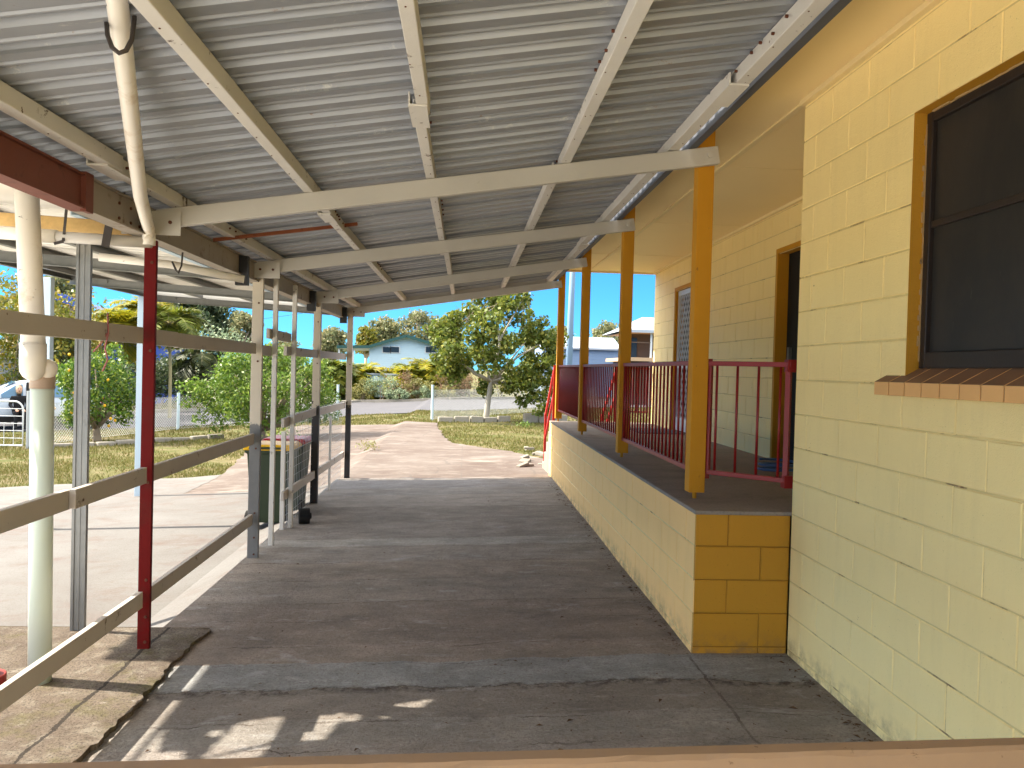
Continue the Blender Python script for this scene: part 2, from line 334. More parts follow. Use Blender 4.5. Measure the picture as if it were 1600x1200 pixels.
l_palm = leafmat('green palm leaf', lin(64, 82, 28), lin(100, 110, 36), lin(136, 130, 46))
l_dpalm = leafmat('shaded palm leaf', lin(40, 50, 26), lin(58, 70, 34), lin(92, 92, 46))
l_amber = leafmat('amber shrub leaf', lin(80, 94, 34), lin(112, 112, 38), lin(156, 126, 42))
l_pink = leafmat('pinkish shrub leaf', lin(98, 96, 62), lin(126, 104, 78), lin(150, 112, 92))
l_sage = leafmat('sage shrub leaf', lin(98, 118, 94), lin(126, 142, 112), lin(160, 164, 128))
l_olive = leafmat('olive shrub leaf', lin(104, 108, 62), lin(132, 130, 78), lin(160, 148, 96))
l_grass = leafmat('grass blade', lin(74, 84, 36), lin(106, 102, 58), lin(134, 120, 86), trans=0.25, rough=0.8, spec=0.1)

# ------------------------------------------------------------------ mesh builder
class MB:
    def __init__(s): s.v = []; s.f = []; s.mi = []
    def add(s, vs, fs, mi=0):
        o = len(s.v); s.v += [tuple(p) for p in vs]; s.f += [tuple(i+o for i in f) for f in fs]; s.mi += [mi]*len(fs); return s
    def box(s, x0, x1, y0, y1, z0, z1, mi=0):
        return s.add([(x0, y0, z0), (x1, y0, z0), (x1, y1, z0), (x0, y1, z0), (x0, y0, z1), (x1, y0, z1), (x1, y1, z1), (x0, y1, z1)],
              [(3, 2, 1, 0), (4, 5, 6, 7), (0, 1, 5, 4), (1, 2, 6, 5), (2, 3, 7, 6), (3, 0, 4, 7)], mi)
    def bar(s, p0, p1, w, h, upv=(0, 0, 1), mi=0):   # box from p0 to p1, w across, h along up
        p0, p1 = Vector(p0), Vector(p1); d = (p1-p0).normalized(); a = d.cross(Vector(upv)).normalized(); b = a.cross(d).normalized()
        vs = []
        for p in (p0, p1):
            for sx, sz in ((-1, -1), (1, -1), (1, 1), (-1, 1)): vs.append(p + a*(sx*w/2) + b*(sz*h/2))
        return s.add(vs, [(0, 1, 2, 3), (7, 6, 5, 4), (0, 4, 5, 1), (1, 5, 6, 2), (2, 6, 7, 3), (3, 7, 4, 0)], mi)
    def tube(s, pts, r, n=12, cap=True, mi=0):
        pts = [Vector(p) for p in pts]; rs = r if hasattr(r, '__len__') else [r]*len(pts)
        vs = []; ref = None
        for i, p in enumerate(pts):
            d = (pts[min(i+1, len(pts)-1)] - pts[max(i-1, 0)]).normalized()
            if ref is None: ref = Vector((0, 0, 1)) if abs(d.z) < 0.9 else Vector((1, 0, 0))
            a = d.cross(ref).normalized(); b = a.cross(d).normalized(); ref = b if abs(b.dot(d)) < 0.9 else ref
            for k in range(n):
                t = 2*math.pi*k/n; vs.append(p + (a*math.cos(t) + b*math.sin(t))*rs[i])
        fs = []
        for i in range(len(pts)-1):
            for k in range(n):
                k2 = (k+1) % n; fs.append((i*n+k, i*n+k2, (i+1)*n+k2, (i+1)*n+k))
        if cap: fs.append(tuple(range(n))[::-1]); fs.append(tuple((len(pts)-1)*n+k for k in range(n)))
        return s.add(vs, fs, mi)
    def disc(s, c, nrm, r, th, n=16, mi=0):
        c = Vector(c); nrm = Vector(nrm).normalized(); return s.tube([c-nrm*th/2, c+nrm*th/2], r, n, True, mi)
    def build(s, name, mats, parent=None, smooth=False, bev=0.0, sub=0):
        me = bpy.data.meshes.new(name); off = Vector(parent['_o']) if parent is not None and '_o' in parent else Vector((0, 0, 0))
        me.from_pydata([(p[0]-off.x, p[1]-off.y, p[2]-off.z) for p in s.v], [], s.f)
        for m in (mats if isinstance(mats, (list, tuple)) else [mats]): me.materials.append(m)
        if max(s.mi, default=0): me.polygons.foreach_set('material_index', s.mi)
        if smooth: me.polygons.foreach_set('use_smooth', [True]*len(me.polygons))
        me.update()
        o = bpy.data.objects.new(name, me); COL.objects.link(o)
        if parent is not None: o.parent = parent; OFF[o.name] = off; o['_o'] = tuple(off)
        if bev:
            b = o.modifiers.new('bevel', 'BEVEL'); b.width = bev; b.segments = 2; b.limit_method = 'ANGLE'
        if sub:
            b = o.modifiers.new('sub', 'SUBSURF'); b.levels = sub; b.render_levels = sub
        return o
OFF = {}
def tag(o, label=None, cat=None, group=None, kind=None):
    if label: o['label'] = label
    if cat: o['category'] = cat
    if group: o['group'] = group
    if kind: o['kind'] = kind
    return o
def thing(name, label, cat, loc=(0, 0, 0), group=None):
    o = bpy.data.objects.new(name, None); COL.objects.link(o); o.location = loc; o.empty_display_size = 0.1
    o['_o'] = tuple(loc); return tag(o, label, cat, group)
def lab(o, text): o['label'] = text; return o
def clone(root, loc, label):
    r = root.copy(); COL.objects.link(r); r.location = loc; r['label'] = label; r['_o'] = tuple(loc)
    def rec(src, dst):
        for ch in list(src.children):
            c = ch.copy(); COL.objects.link(c); c.parent = dst; rec(ch, c)
    rec(root, r); return r

# ------------------------------------------------------------------ ground
def gz(x, y):
    xc = min(max(x, -1.9), 1.4); a = -0.03*(1.4-xc)
    if y > 12.5: t = min((y-12.5)/4, 1); a = a*(1-t) - 0.1*t
    if x > 1.4 and y <= 12.5: a = 0.0
    if x < -1.9: a = float(np.interp(x, [-12, -4.8, -2.25, -1.9], [-0.5, -0.40, -0.23, -0.1]))
    return a
def ghit(px, py):
    z = -0.1
    for _ in range(25): p = onZ(px, py, z); z = gz(p.x, p.y)
    return p
def g2(px, py): p = ghit(px, py); return (p.x, p.y)
def cut_sheet(name, poly, off, mat, step=1.0, jit=0.0, kind='structure', zf=gz):
    pts = []
    for i in range(len(poly)):
        a, b = Vector(poly[i]), Vector(poly[(i+1) % len(poly)]); n = max(1, int((b-a).length/(0.25 if jit else 2.0)))
        for k in range(n):
            p = a.lerp(b, k/n)
            if jit: p = p + Vector((random.uniform(-jit, jit), random.uniform(-jit, jit)))
            pts.append(p)
    bm = bmesh.new(); bm.faces.new([bm.verts.new((p.x, p.y, 0)) for p in pts])
    bmesh.ops.triangulate(bm, faces=bm.faces[:])
    xs = [p.x for p in pts]; ys = [p.y for p in pts]
    def planes(lo, hi): 
        lo = max(lo, -60); hi = min(hi, 90); k = math.ceil(lo/step); o = []
        while k*step < hi: o.append(k*step); k += 1
        return o
    for x in sorted(set(planes(min(xs), max(xs)) + [v for v in (-12.0, -4.8, -2.25, -1.9, 1.4) if min(xs) < v < max(xs)])):
        bmesh.ops.bisect_plane(bm, geom=bm.verts[:]+bm.edges[:]+bm.faces[:], plane_co=(x, 0, 0), plane_no=(1, 0, 0))
    for y in sorted(set(planes(min(ys), max(ys)) + [v for v in (12.5, 16.5) if min(ys) < v < max(ys)])):
        bmesh.ops.bisect_plane(bm, geom=bm.verts[:]+bm.edges[:]+bm.faces[:], plane_co=(0, y, 0), plane_no=(0, 1, 0))
    for v in bm.verts: v.co.z = zf(v.co.x, v.co.y) + off
    bmesh.ops.recalc_face_normals(bm, faces=bm.faces[:])
    if sum(f.normal.z for f in bm.faces) < 0: bmesh.ops.reverse_faces(bm, faces=bm.faces[:])
    me = bpy.data.meshes.new(name); bm.to_mesh(me); bm.free(); me.materials.append(mat)
    o = bpy.data.objects.new(name, me); COL.objects.link(o)
    if kind: o['kind'] = kind
    return o
cut_sheet('ground', [(-700, -300), (700, -300), (700, 900), (-700, 900)], -0.03, m_ground, step=2.0)
DRV = [(-2.5, 11.9), (1.9, 12.4), (2.2, 13.6), (1.7, 15.7), (1.05, 17.4), (-0.3, 19.2), (-0.6, 22), (-0.85, 26.0), g2(545, 664), g2(470, 664), g2(440, 674), g2(398, 695), g2(350, 738), (-4.3, 12.3)]
OCF = [(-12, -6), (-1.86, -6), (-1.86, 12.3), (-4.2, 12.5), g2(345, 742), g2(250, 748), g2(120, 756), g2(0, 762), (-12, 11)]
rn = [g2(*p) for p in ((40, 673), (160, 670), (280, 666), (480, 656), (560, 648), (700, 642), (850, 637))]
rfar = [g2(*p) for p in ((160, 648), (280, 643), (480, 633), (560, 628), (700, 624), (860, 622))]
def ext(a, b, k): return (a[0]+(a[0]-b[0])*k, a[1]+(a[1]-b[1])*k)
def pathext(pts, d0, d1):
    a = Vector(pts[0]); da = (a-Vector(pts[2])).normalized(); b = Vector(pts[-1]); db = (b-Vector(pts[-3])).normalized()
    return [tuple(a+da*d0)] + list(pts) + [tuple(b+db*d1)]
rn = pathext(rn, 30, 45); rfar = pathext(rfar, 34, 45)
ROAD = rn + rfar[::-1]
cut_sheet('driveway', DRV, 0.000, m_drive, jit=0.05)
cut_sheet('outer_carport_floor', OCF, 0.004, m_apron, jit=0.04)
m_bounce_white = concrete('white bounce concrete', lin(232, 230, 226), lin(222, 218, 212), lin(206, 200, 192), False)  # white chosen so unseen ground bounces sunlight into the carport
cut_sheet('rear_bounce_paving', [(-9.5, -14), (5, -14), (5, -3.0), (-9.5, -3.0)], 0.02, m_bounce_white)  # ground behind the camera, whitened to brighten the shade by bounce
cut_sheet('side_bounce_sheet', [(-12, -3), (-1.95, -3), (-1.95, 1.1), (-3.5, 1.1), (-3.5, 5.0), (-5.7, 8.5), (-12, 9)], 0.02, m_bounce_white)  # sheet added left of the view to bounce sun onto the walls
cut_sheet('road', ROAD, 0.0, m_road, step=2.0)
kb = MB()
ke = rfar
for a, b in zip(ke[:-1], ke[1:]):
    d = (Vector(b)-Vector(a)); n = max(1, int(d.length/2))
    for k in range(n):
        p = Vector(a)+d*(k/n); q = Vector(a)+d*((k+1)/n)
        kb.bar((p.x, p.y, gz(*p)+0.02), (q.x, q.y, gz(*q)+0.02), 0.35, 0.2)
tag(kb.build('kerb', m_kerb), kind='structure')
# carport floor as a sloped sheet
fl = MB(); nx, ny = 30, 130
def fz(x, y): return -0.03*(1.4-min(max(x, -1.9), 1.4)) + 0.006*math.sin(y*2.1)*math.sin(x*1.3+y*0.3)
for j in range(ny+1):
    for i in range(nx+1):
        x = -1.93 + (1.96+1.93)*i/nx; y = -3 + 15.55*j/ny + (0.03*math.sin(x*5)+0.02*math.sin(x*13) if j == ny else 0)
        fl.v.append((x, y, fz(x, y)+0.012))
for j in range(ny):
    for i in range(nx):
        a = j*(nx+1)+i; fl.f.append((a, a+1, a+nx+2, a+nx+1)); fl.mi.append(0)
tag(fl.build('carport_floor', m_floor, smooth=True), kind='structure')
# raised worn apron at the near left, with a broken edge
ap = MB()
def edge_x(y): return -1.61 + 0.012*math.sin(y*5.0) + 0.009*math.sin(y*17+1) + 0.007*math.sin(y*41) + random.uniform(-.006, .006)
ys = [1.2+0.03*i for i in range(int((5.28-1.2)/0.03)+1)]
xsn = [-3.4, -3.0, -2.6, -2.3, -2.1, -1.95, -1.85, -1.75, -1.68]
rows = []
for y in ys:
    row = [(x, y, -0.052 if x > -3.3 else -0.12) for x in xsn]
    ex = edge_x(y); row.append((ex, y, -0.055 + random.uniform(-.006, .003))); row.append((ex+0.004, y, -0.12)); rows.append(row)
nn = len(rows[0])
for r_ in rows: ap.v += r_
for j in range(len(rows)-1):
    for i in range(nn-1):
        a = j*nn+i; ap.f.append((a, a+1, a+nn+1, a+nn)); ap.mi.append(0)
ap.add([(x, 5.28, -0.05) for x in (-3.4, -1.6)] + [(x, 5.28, -0.13) for x in (-1.6, -3.4)], [(0, 1, 2, 3)])
tag(ap.build('worn_apron', m_lip), kind='structure')

# ------------------------------------------------------------------ house
H = thing('house', 'cream painted block house with raised veranda, mustard trim and dark doors', 'house', (1.96, 5, 0))
def blockwall(name, mats, plane, c, u0, u1, z0, z1, holes=(), first=0.0, parent=H, face=1, course0=0.05, uoff=0.0):
    """blocks 0.4 x 0.2 laid in running bond; plane 'x' (u=Y) or 'y' (u=X); face=+-1 outward direction sign"""
    mb = MB(); g = 0.0035; dp = 0.005
    def P(u, z, d): return (c + face*d, u, z) if plane == 'x' else (u, c + face*d, z)
    def quad(a, b, cc, d, mi):
        mb.add([a, b, cc, d], [(0, 1, 2, 3)] if ((plane == 'x') == (face < 0)) == False else [(3, 2, 1, 0)], mi)
    # row list
    zs = [z0]; z = course0
    while z < z1-1e-6:
        if z > z0+1e-6: zs.append(z)
        z += 0.2
    zs.append(z1)
    for r, (a, b) in enumerate(zip(zs[:-1], zs[1:])):
        ivs = [(u0, u1)]
        for (h0, h1, hz0, hz1) in holes:
            if hz0 < (a+b)/2 < hz1:
                n = []
                for (p, q) in ivs:
                    if h1 <= p or h0 >= q: n.append((p, q)); continue
                    if h0 > p: n.append((p, h0))
                    if h1 < q: n.append((h1, q))
                ivs = n
        for (p, q) in ivs:
            k = math.floor((p-uoff)/0.4)-1; cuts = [p]
            while True:
                u = uoff + k*0.4 + (0.2 if (round((a-course0)/0.2)) % 2 else 0.0)
                if u >= q-0.03: break
                if u > p+0.03: cuts.append(u)
                k += 1
            cuts.append(q)
            quad(P(p, a, -dp), P(q, a, -dp), P(q, b, -dp), P(p, b, -dp), 1)
            for (s0, s1) in zip(cuts[:-1], cuts[1:]):
                e = random.uniform(-0.0008, 0.0008); jz = random.uniform(-.0012, .0012)
                A0, A1, B0, B1 = s0+g*random.uniform(.4, 1), s1-g*random.uniform(.4, 1), a+g+jz, b-g+jz
                i0, i1, j0, j1 = A0+0.004, A1-0.004, B0+0.004, B1-0.004
                quad(P(i0, j0, e), P(i1, j0, e), P(i1, j1, e), P(i0, j1, e), 0)
                quad(P(A0, B0, -dp), P(A1, B0, -dp), P(i1, j0, e), P(i0, j0, e), 0)
                quad(P(A1, B0, -dp), P(A1, B1, -dp), P(i1, j1, e), P(i1, j0, e), 0)
                quad(P(A1, B1, -dp), P(A0, B1, -dp), P(i0, j1, e), P(i1, j1, e), 0)
                quad(P(A0, B1, -dp), P(A0, B0, -dp), P(i0, j0, e), P(i0, j1, e), 0)
    return mb.build(name, mats, parent)
WX, WY, RX, EY, SZ, CZ = 1.96, 4.68, 3.0, 12.78, 0.85, 3.29
WH = (1.55, 3.49, 1.65, 2.85)
lab(blockwall('wall', [m_cream, m_groove], 'x', WX, -4.0, WY, 0.0, CZ, [WH], face=-1, uoff=0.11), 'pale cream block wall with the window')
D1 = (6.80, 7.70, 0.86, 2.90); D2 = (10.6, 11.5, 0.86, 2.90)
lab(blockwall('wall', [m_cream, m_groove], 'x', RX, WY, EY, SZ, CZ, [D1, D2], face=-1, uoff=0.05), 'recessed cream wall behind the veranda')
lab(blockwall('wall', [m_cream, m_groove], 'y', WY, WX, RX, 0.0, CZ, (), face=1), 'return wall beside the near door')
lab(blockwall('wall', [m_cream, m_groove], 'y', EY, RX, 9.0, 0.0, CZ, (), face=1), 'far end wall')
# solid cores behind the faces
core = MB(); core.box(WX+0.10, 9, -4, WY-0.02, -0.2, CZ); core.box(RX+0.16, 9, WY-0.02, EY-0.02, -0.2, CZ); core.build('wall_core', m_dark, H)
# plinth under the veranda
PX0, PY0, PY1 = 1.385, 4.69, 12.95
lab(blockwall('plinth', [m_peach, m_groove], 'x', PX0, PY0, PY1, -0.02, SZ-0.002, face=-1, uoff=0.29), 'cream side of the veranda plinth')
lab(blockwall('plinth', [m_must, m_mgroove], 'y', PY0, PX0, WX, -0.02, SZ-0.002, face=-1, uoff=PX0), 'mustard end of the veranda plinth')
blockwall('plinth', [m_peach, m_groove], 'y', PY1, PX0, RX, -0.1, SZ-0.002, face=1)
sl = MB(); sl.box(PX0-0.006, RX+0.02, PY0-0.006, PY1+0.006, SZ-0.012, SZ+0.012)
sl.build('veranda_slab', m_slab, H, bev=0.006)
# soffit, battens, fascia, gutter, roof
sf = MB(); sf.box(1.425, 9, -4, EY+0.1, CZ, CZ+0.02); sf.build('soffit', m_soffit, H)
bt = MB()
bt.box(WX-0.02, WX+0.02, WY, EY+0.1, CZ-0.014, CZ-0.001); bt.box(WX-0.035, WX-0.001, -4, WY, CZ-0.03, CZ-0.001)
bt.box(RX-0.03, RX-0.002, WY, EY, CZ-0.028, CZ-0.001)
for y in (6.2, 8.6, 11.0): bt.box(1.52, RX-0.04, y-0.002, y+0.002, CZ-0.004, CZ-0.001)
bt.build('cover_batten', m_trim, H)
fa = MB(); fa.box(1.427, 1.455, -4, EY+0.12, CZ-0.02, CZ+0.16); fa.box(1.47, 9, EY+0.12, EY+0.14, CZ-0.03, CZ+0.16); fa.build('fascia', m_trim, H)
gu = MB()
gu.box(1.378, 1.384, -4, EY+0.15, 3.095, 3.27); gu.box(1.384, 1.425, -4, EY+0.15, 3.095, 3.10); gu.box(1.418, 1.425, -4, EY+0.15, 3.10, 3.33); gu.tube([(1.38, -4, 3.272), (1.38, EY+0.15, 3.272)], 0.008, 8)
gu.build('gutter', m_gutter, H)
rf = MB(); rf.add([(1.42, -4, CZ+0.17), (1.42, EY+0.3, CZ+0.17), (6, EY+0.3, 4.7), (6, -4, 4.7), (10.6, EY+0.3, CZ+0.17), (10.6, -4, CZ+0.17)], [(0, 1, 2, 3), (3, 2, 4, 5)])
rf.add([(1.42, EY+.3, CZ+.17), (6, EY+.3, 4.7), (10.6, EY+.3, CZ+.17)], [(0, 1, 2)])
rf.build('roof', m_gutter, H)
# window in the near wall
W = MB(); y0, y1, z0, z1 = WH; D = 0.085
W.add([(WX-0.001, y1, z0), (WX-0.001, y1, z1), (WX+D+.03, y1, z1), (WX+D+.03, y1, z0)], [(0, 1, 2, 3)])
W.add([(WX-0.001, y0, z1), (WX-0.001, y1, z1), (WX+D+.03, y1, z1), (WX+D+.03, y0, z1)], [(0, 1, 2, 3)])
W.add([(WX-0.001, y0, z0), (WX-0.001, y0, z1), (WX+D+.03, y0, z1), (WX+D+.03, y0, z0)], [(0, 1, 2, 3)])
win = W.build('window', m_must, H)
fr = MB(); t = 0.05
fr.box(WX+D-0.03, WX+D+.02, y1-t, y1-0.004, z0+.07, z1-.004); fr.box(WX+D-0.03, WX+D+.02, y0+.004, y0+t, z0+.07, z1-.004)
fr.box(WX+D-0.03, WX+D+.02, y0+t, y1-t, z1-t, z1-.004); fr.box(WX+D-0.03, WX+D+.02, y0+t, y1-t, z0+.07, z0+.07+t+.02)
fr.box(WX+D-0.022, WX+D+.012, y0+t, y1-t, 2.335, 2.365)
fr.build('window_frame', m_frame, win, bev=0.004)
pt_ = MB(); pu_ = MB()
for k in range(46):
    z_ = z0+.1+(z1-z0-.15)*k/46
    pt_.box(WX+D-.031-random.uniform(0, .012)*(random.random() < .6), WX+D-.03, y1-.012, y1-.002, z_, z_+(z1-z0-.15)/46)
    y_ = y0+(y1-y0-.06)*k/46
    pu_.box(WX+D-.031-random.uniform(0, .010)*(random.random() < .5), WX+D-.03, y_, y_+(y1-y0-.06)/46, z1-.012, z1-.004)
m_putty = plain('cracked putty', lin(170, 140, 96), .3, 20, .9, dirt=lin(70, 52, 40))
pt_.build('putty', m_putty, win); pu_.build('putty', m_putty, win)
pn = MB(); pn.box(WX+D-0.008, WX+D+.004, y0+t, y1-t, z0+.1, z1-t); pn.build('fly_screen', m_blackglass, win)
si = MB(); n = 17; L = (y1+0.17)-(y0-0.1)
for k in range(n):
    a = y0-0.1+L*k/n+0.004; b = y0-0.1+L*(k+1)/n-0.004
    si.add([(WX-.055, a, z0-.055), (WX-.055, b, z0-.055), (WX-.055, b, z0+.005), (WX-.055, a, z0+.005), (WX+.09, a, z0+.085), (WX+.09, b, z0+.085), (WX+.09, a, z0-.055), (WX+.09, b, z0-.055)],
           [(0, 1, 2, 3)], 1)
    o = len(si.v)-8; si.f += [(o+3, o+2, o+5, o+4), (o+1, o+7, o+5, o+2), (o+0, o+3, o+4, o+6), (o, o+6, o+7, o+1)]; si.mi += [0, 1, 1, 0]
si.box(WX-.05, WX+.08, y0-.1, y1+.165, z0-.05, z0-.002, 0)
si.build('window_sill', [m_sill, m_sillf], win, bev=0.002)
# doors
def reveal(dd):
    q = MB(); a, b, zz0, zz1 = dd; x0, x1 = RX-0.012, RX+0.16
    for (u, s_) in ((a, 1), (b, -1)): q.box(x0, x1, min(u, u+s_*0.045), max(u, u+s_*0.045), zz0, zz1)
    q.box(x0, x1, a+.045, b-.045, zz1-.045, zz1); return q
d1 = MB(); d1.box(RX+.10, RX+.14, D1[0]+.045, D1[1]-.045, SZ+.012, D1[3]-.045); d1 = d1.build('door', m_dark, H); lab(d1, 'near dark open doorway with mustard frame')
reveal(D1).build('door_frame', m_mustpost, d1)
hd = MB(); hd.box(RX+.07, RX+.10, 7.52, 7.56, 1.75, 1.95); hd.build('handle', m_galv, d1)
d2b = MB(); d2b.box(RX+.12, RX+.14, D2[0]+.045, D2[1]-.045, SZ+.012, D2[3]-.045)
d2 = d2b.build('door', m_dark, H); lab(d2, 'far security door with white frame and diamond grille')
reveal(D2).build('door_frame', m_mustpost, d2)
a, b = D2[0]+.05, D2[1]-.05; sfm = MB()
for (u0, u1, v0, v1) in ((a, a+.05, SZ+.02, D2[3]-.05), (b-.05, b, SZ+.02, D2[3]-.05), (a+.05, b-.05, SZ+.02, SZ+.2), (a+.05, b-.05, D2[3]-.12, D2[3]-.05), (a+.05, b-.05, 1.75, 1.83)):
    sfm.box(RX+.03, RX+.06, u0, u1, v0, v1)
sfm.build('screen_frame', m_white, d2, bev=.003)
gr = MB(); s_ = 0.085
def clipseg(p, q, u0, u1, v0, v1):
    t0, t1 = 0.0, 1.0
    for k, (lo, hi) in enumerate(((u0, u1), (v0, v1))):
        d = q[k]-p[k]
        if abs(d) < 1e-9: 
            if p[k] < lo or p[k] > hi: return None
            continue
        ta, tb = (lo-p[k])/d, (hi-p[k])/d
        if ta > tb: ta, tb = tb, ta
        t0, t1 = max(t0, ta), min(t1, tb)
    if t0 >= t1: return None
    return [(p[k]+(q[k]-p[k])*t0) for k in (0, 1)] + [(p[k]+(q[k]-p[k])*t1) for k in (0, 1)]
for sg in (1, -1):
    for k in range(-60, 60):
        p = (a+k*s_, SZ); q = (a+k*s_+sg*2.4*0.55, SZ+2.4)
        c_ = clipseg(p, q, a+.05, b-.05, SZ+.2, D2[3]-.12)
        if c_: gr.bar((RX+.045+sg*.002, c_[0], c_[1]), (RX+.045+sg*.002, c_[2], c_[3]), 0.012, 0.006, (1, 0, 0))
gr.build('diamond_grille', m_white, d2)
# posts of the veranda
for k, (y, lb) in enumerate(((5.16, 'nearest mustard veranda post'), (7.6, 'second mustard veranda post'), (10.22, 'third mustard veranda post'), (12.85, 'farthest mustard veranda post'))):
    p = MB(); x = 1.51; p.box(x-.052, x+.052, y-.052, y+.052, SZ+.055, CZ-.001)
    o = lab(p.build('veranda_post', m_mustpost, H, bev=.004), lb)
    st = MB(); st.tube([(x, y, SZ), (x, y, SZ+.06)], .014, 10); st.box(x-.04, x+.045, y-.056, y-.0525, SZ+.06, SZ+.2); st.disc((x+.02, y-.06, SZ+.16), (0, 1, 0), .011, .014, 8); st.disc((x+.02, y-.06, SZ+.09), (0, 1, 0), .011, .014, 8)
    st.build('post_stirrup', m_mustpost, o)
mt = MB(); mt.box(2.35, 2.95, 10.6, 11.5, SZ+.013, SZ+.025); tag(mt.build('door_mat', m_mat, bev=.004), 'dark grey mat on the veranda in front of the security door', 'door mat')
hs = MB(); hs.tube([(2.62+.16*math.cos(t_)*(1-.02*t_/6), 6.55+.16*math.sin(t_), SZ+.03+.006*t_) for t_ in [i*.35 for i in range(44)]], .011, 8)
tag(hs.build('garden_hose', m_hose, smooth=True), 'coiled blue hose on the veranda slab near the dark doorway', 'hose')

# balustrades
def balustrade(label, p0, p1, n, zb=SZ+0.19, zt=SZ+0.89, brackets=False, mat=m_red):
    p0 = Vector((*p0, 0)); p1 = Vector((*p1, 0)); d = (p1-p0).normalized(); nrm = Vector((0, 0, 1)).cross(d)
    T = thing('balustrade', label, 'balustrade', tuple((p0+p1)/2+Vector((0, 0, SZ))), 'red balustrade panels on the veranda')
    q = MB(); q.bar(p0+Vector((0, 0, zt)), p1+Vector((0, 0, zt)), .045, .03); q.build('top_rail', mat, T, bev=.003)
    q = MB(); q.bar(p0+Vector((0, 0, zb)), p1+Vector((0, 0, zb)), .035, .03); q.build('bottom_rail', mat, T, bev=.003)
    L = (p1-p0).length
    for k in range(n):
        c = p0 + d*(L*(k+.5)/n); q = MB(); q.tube([c+Vector((0, 0, zb+.012)), c+Vector((0, 0, zt-.012))], .0085, 8); q.build('baluster', mat, T, smooth=True)
    for e, sg in ((p0, 1), (p1, -1)):
        q = MB(); c = e + d*sg*.02; q.bar(c+Vector((0, 0, zb)), c+Vector((0, 0, zt)), .03, .03, d); q.build('end_post', mat, T)
        if brackets:
            for z in (zb, zt):
                q = MB(); q.box(e.x-.03, e.x+.03, e.y-.012, e.y+.05, z-.045, z+.03); q.build('bracket', mat, T)
    return T
PXc = 1.51
balustrade('red balustrade panel across the near end of the veranda, from post to wall', (PXc+.055, 5.14), (WX+.005, 4.75), 4, brackets=True)
balustrade('red balustrade panel between the nearest and second veranda posts', (PXc, 5.215), (PXc, 7.545), 21)
balustrade('red balustrade panel between the second and third veranda posts', (PXc, 7.655), (PXc, 10.165), 22)
balustrade('red balustrade panel between the third and farthest veranda posts', (PXc, 10.275), (PXc, 12.795), 22)
balustrade('short red balustrade panel closing the far end of the veranda beside the cream wall', (2.52, 12.88), (2.97, 12.88), 6)
# stairs at the far end with handrails
stt = thing('stairs', 'pale concrete steps leading down from the far end of the veranda', 'stairs', (1.95, 13.5, 0))
for k in range(4):
    z = SZ-.2*(k+1)+.02; q = MB(); q.box(1.40, 2.5, PY1+.01+.3*k, PY1+.305+.3*k, -.12, z); q.build('step', m_step, stt, bev=.012)
for nm, x, lb in (('a', 1.45, 'bright red sloping stair handrail left of the farthest veranda post'), ('b', 2.46, 'bright red sloping stair handrail seen through the balustrade')):
    T = thing('stair_handrail', lb, 'handrail', (x, 13.5, .4), 'stair handrails')
    for dz in (0, -.42):
        q = MB(); q.bar((x, 12.97, 1.74+dz), (x, 14.25, .88+dz), .035, .045); q.build('sloping_bar', m_brightred, T, bev=.003)
    q = MB(); q.box(x-.02, x+.02, 14.22, 14.27, -.1, .9); q.build('newel_post', m_brightred, T)
    q = MB(); q.box(x-.02, x+.02, 12.965, 13.0, SZ, 1.76); q.build('newel_post', m_brightred, T)

# ------------------------------------------------------------------ carport
C = thing('carport', 'lean-to carport with zinc sheet roof on beige rafters and steel posts', 'carport', (-1.85, 6, 0))
def roofz(x): return 2.862 + 0.164*x         # underside of purlins
SH = 0.078
sh = MB(); pitch = 0.172; prof = [(0, 0), (.046, 0), (.052, .009), (.068, .009), (.074, 0), (.084, 0), (.096, .036), (.140, .036), (.153, 0)]
x0, x1 = -2.05, 1.338; nxs = 8
y = -0.6; ridx = 0; cur = []
strips = []
while y < 13.02:
    sheet_pts = [(y-.031, -.011), (y-.030, .001)]
    for k in range(4):
        sheet_pts += [(y+k*pitch+a, b) for a, b in prof]
    sheet_pts += [(y+4*pitch, 0), (y+4*pitch+.016, 0.0005)]
    strips.append(sheet_pts); y += 4*pitch
for si_, pts in enumerate(strips):
    o = len(sh.v); n = len(pts); jx = random.uniform(-.006, .006); jz = random.uniform(-.002, .002)
    for i in range(nxs+1):
        x = x0 + (x1+jx-x0)*i/nxs
        for (yy, h) in pts: sh.v.append((x, min(yy, 13.05), roofz(x)+SH+h+jz+.002*math.sin(3*x+yy)))
    for i in range(nxs):
        for j in range(n-1):
            a = o+i*n+j; sh.f.append((a, a+1, a+n+1, a+n)); sh.mi.append(0)
shd = sh.build('roof_sheeting', m_sheet, C)
so_ = shd.modifiers.new('th', 'SOLIDIFY'); so_.thickness = .0008; so_.offset = 1
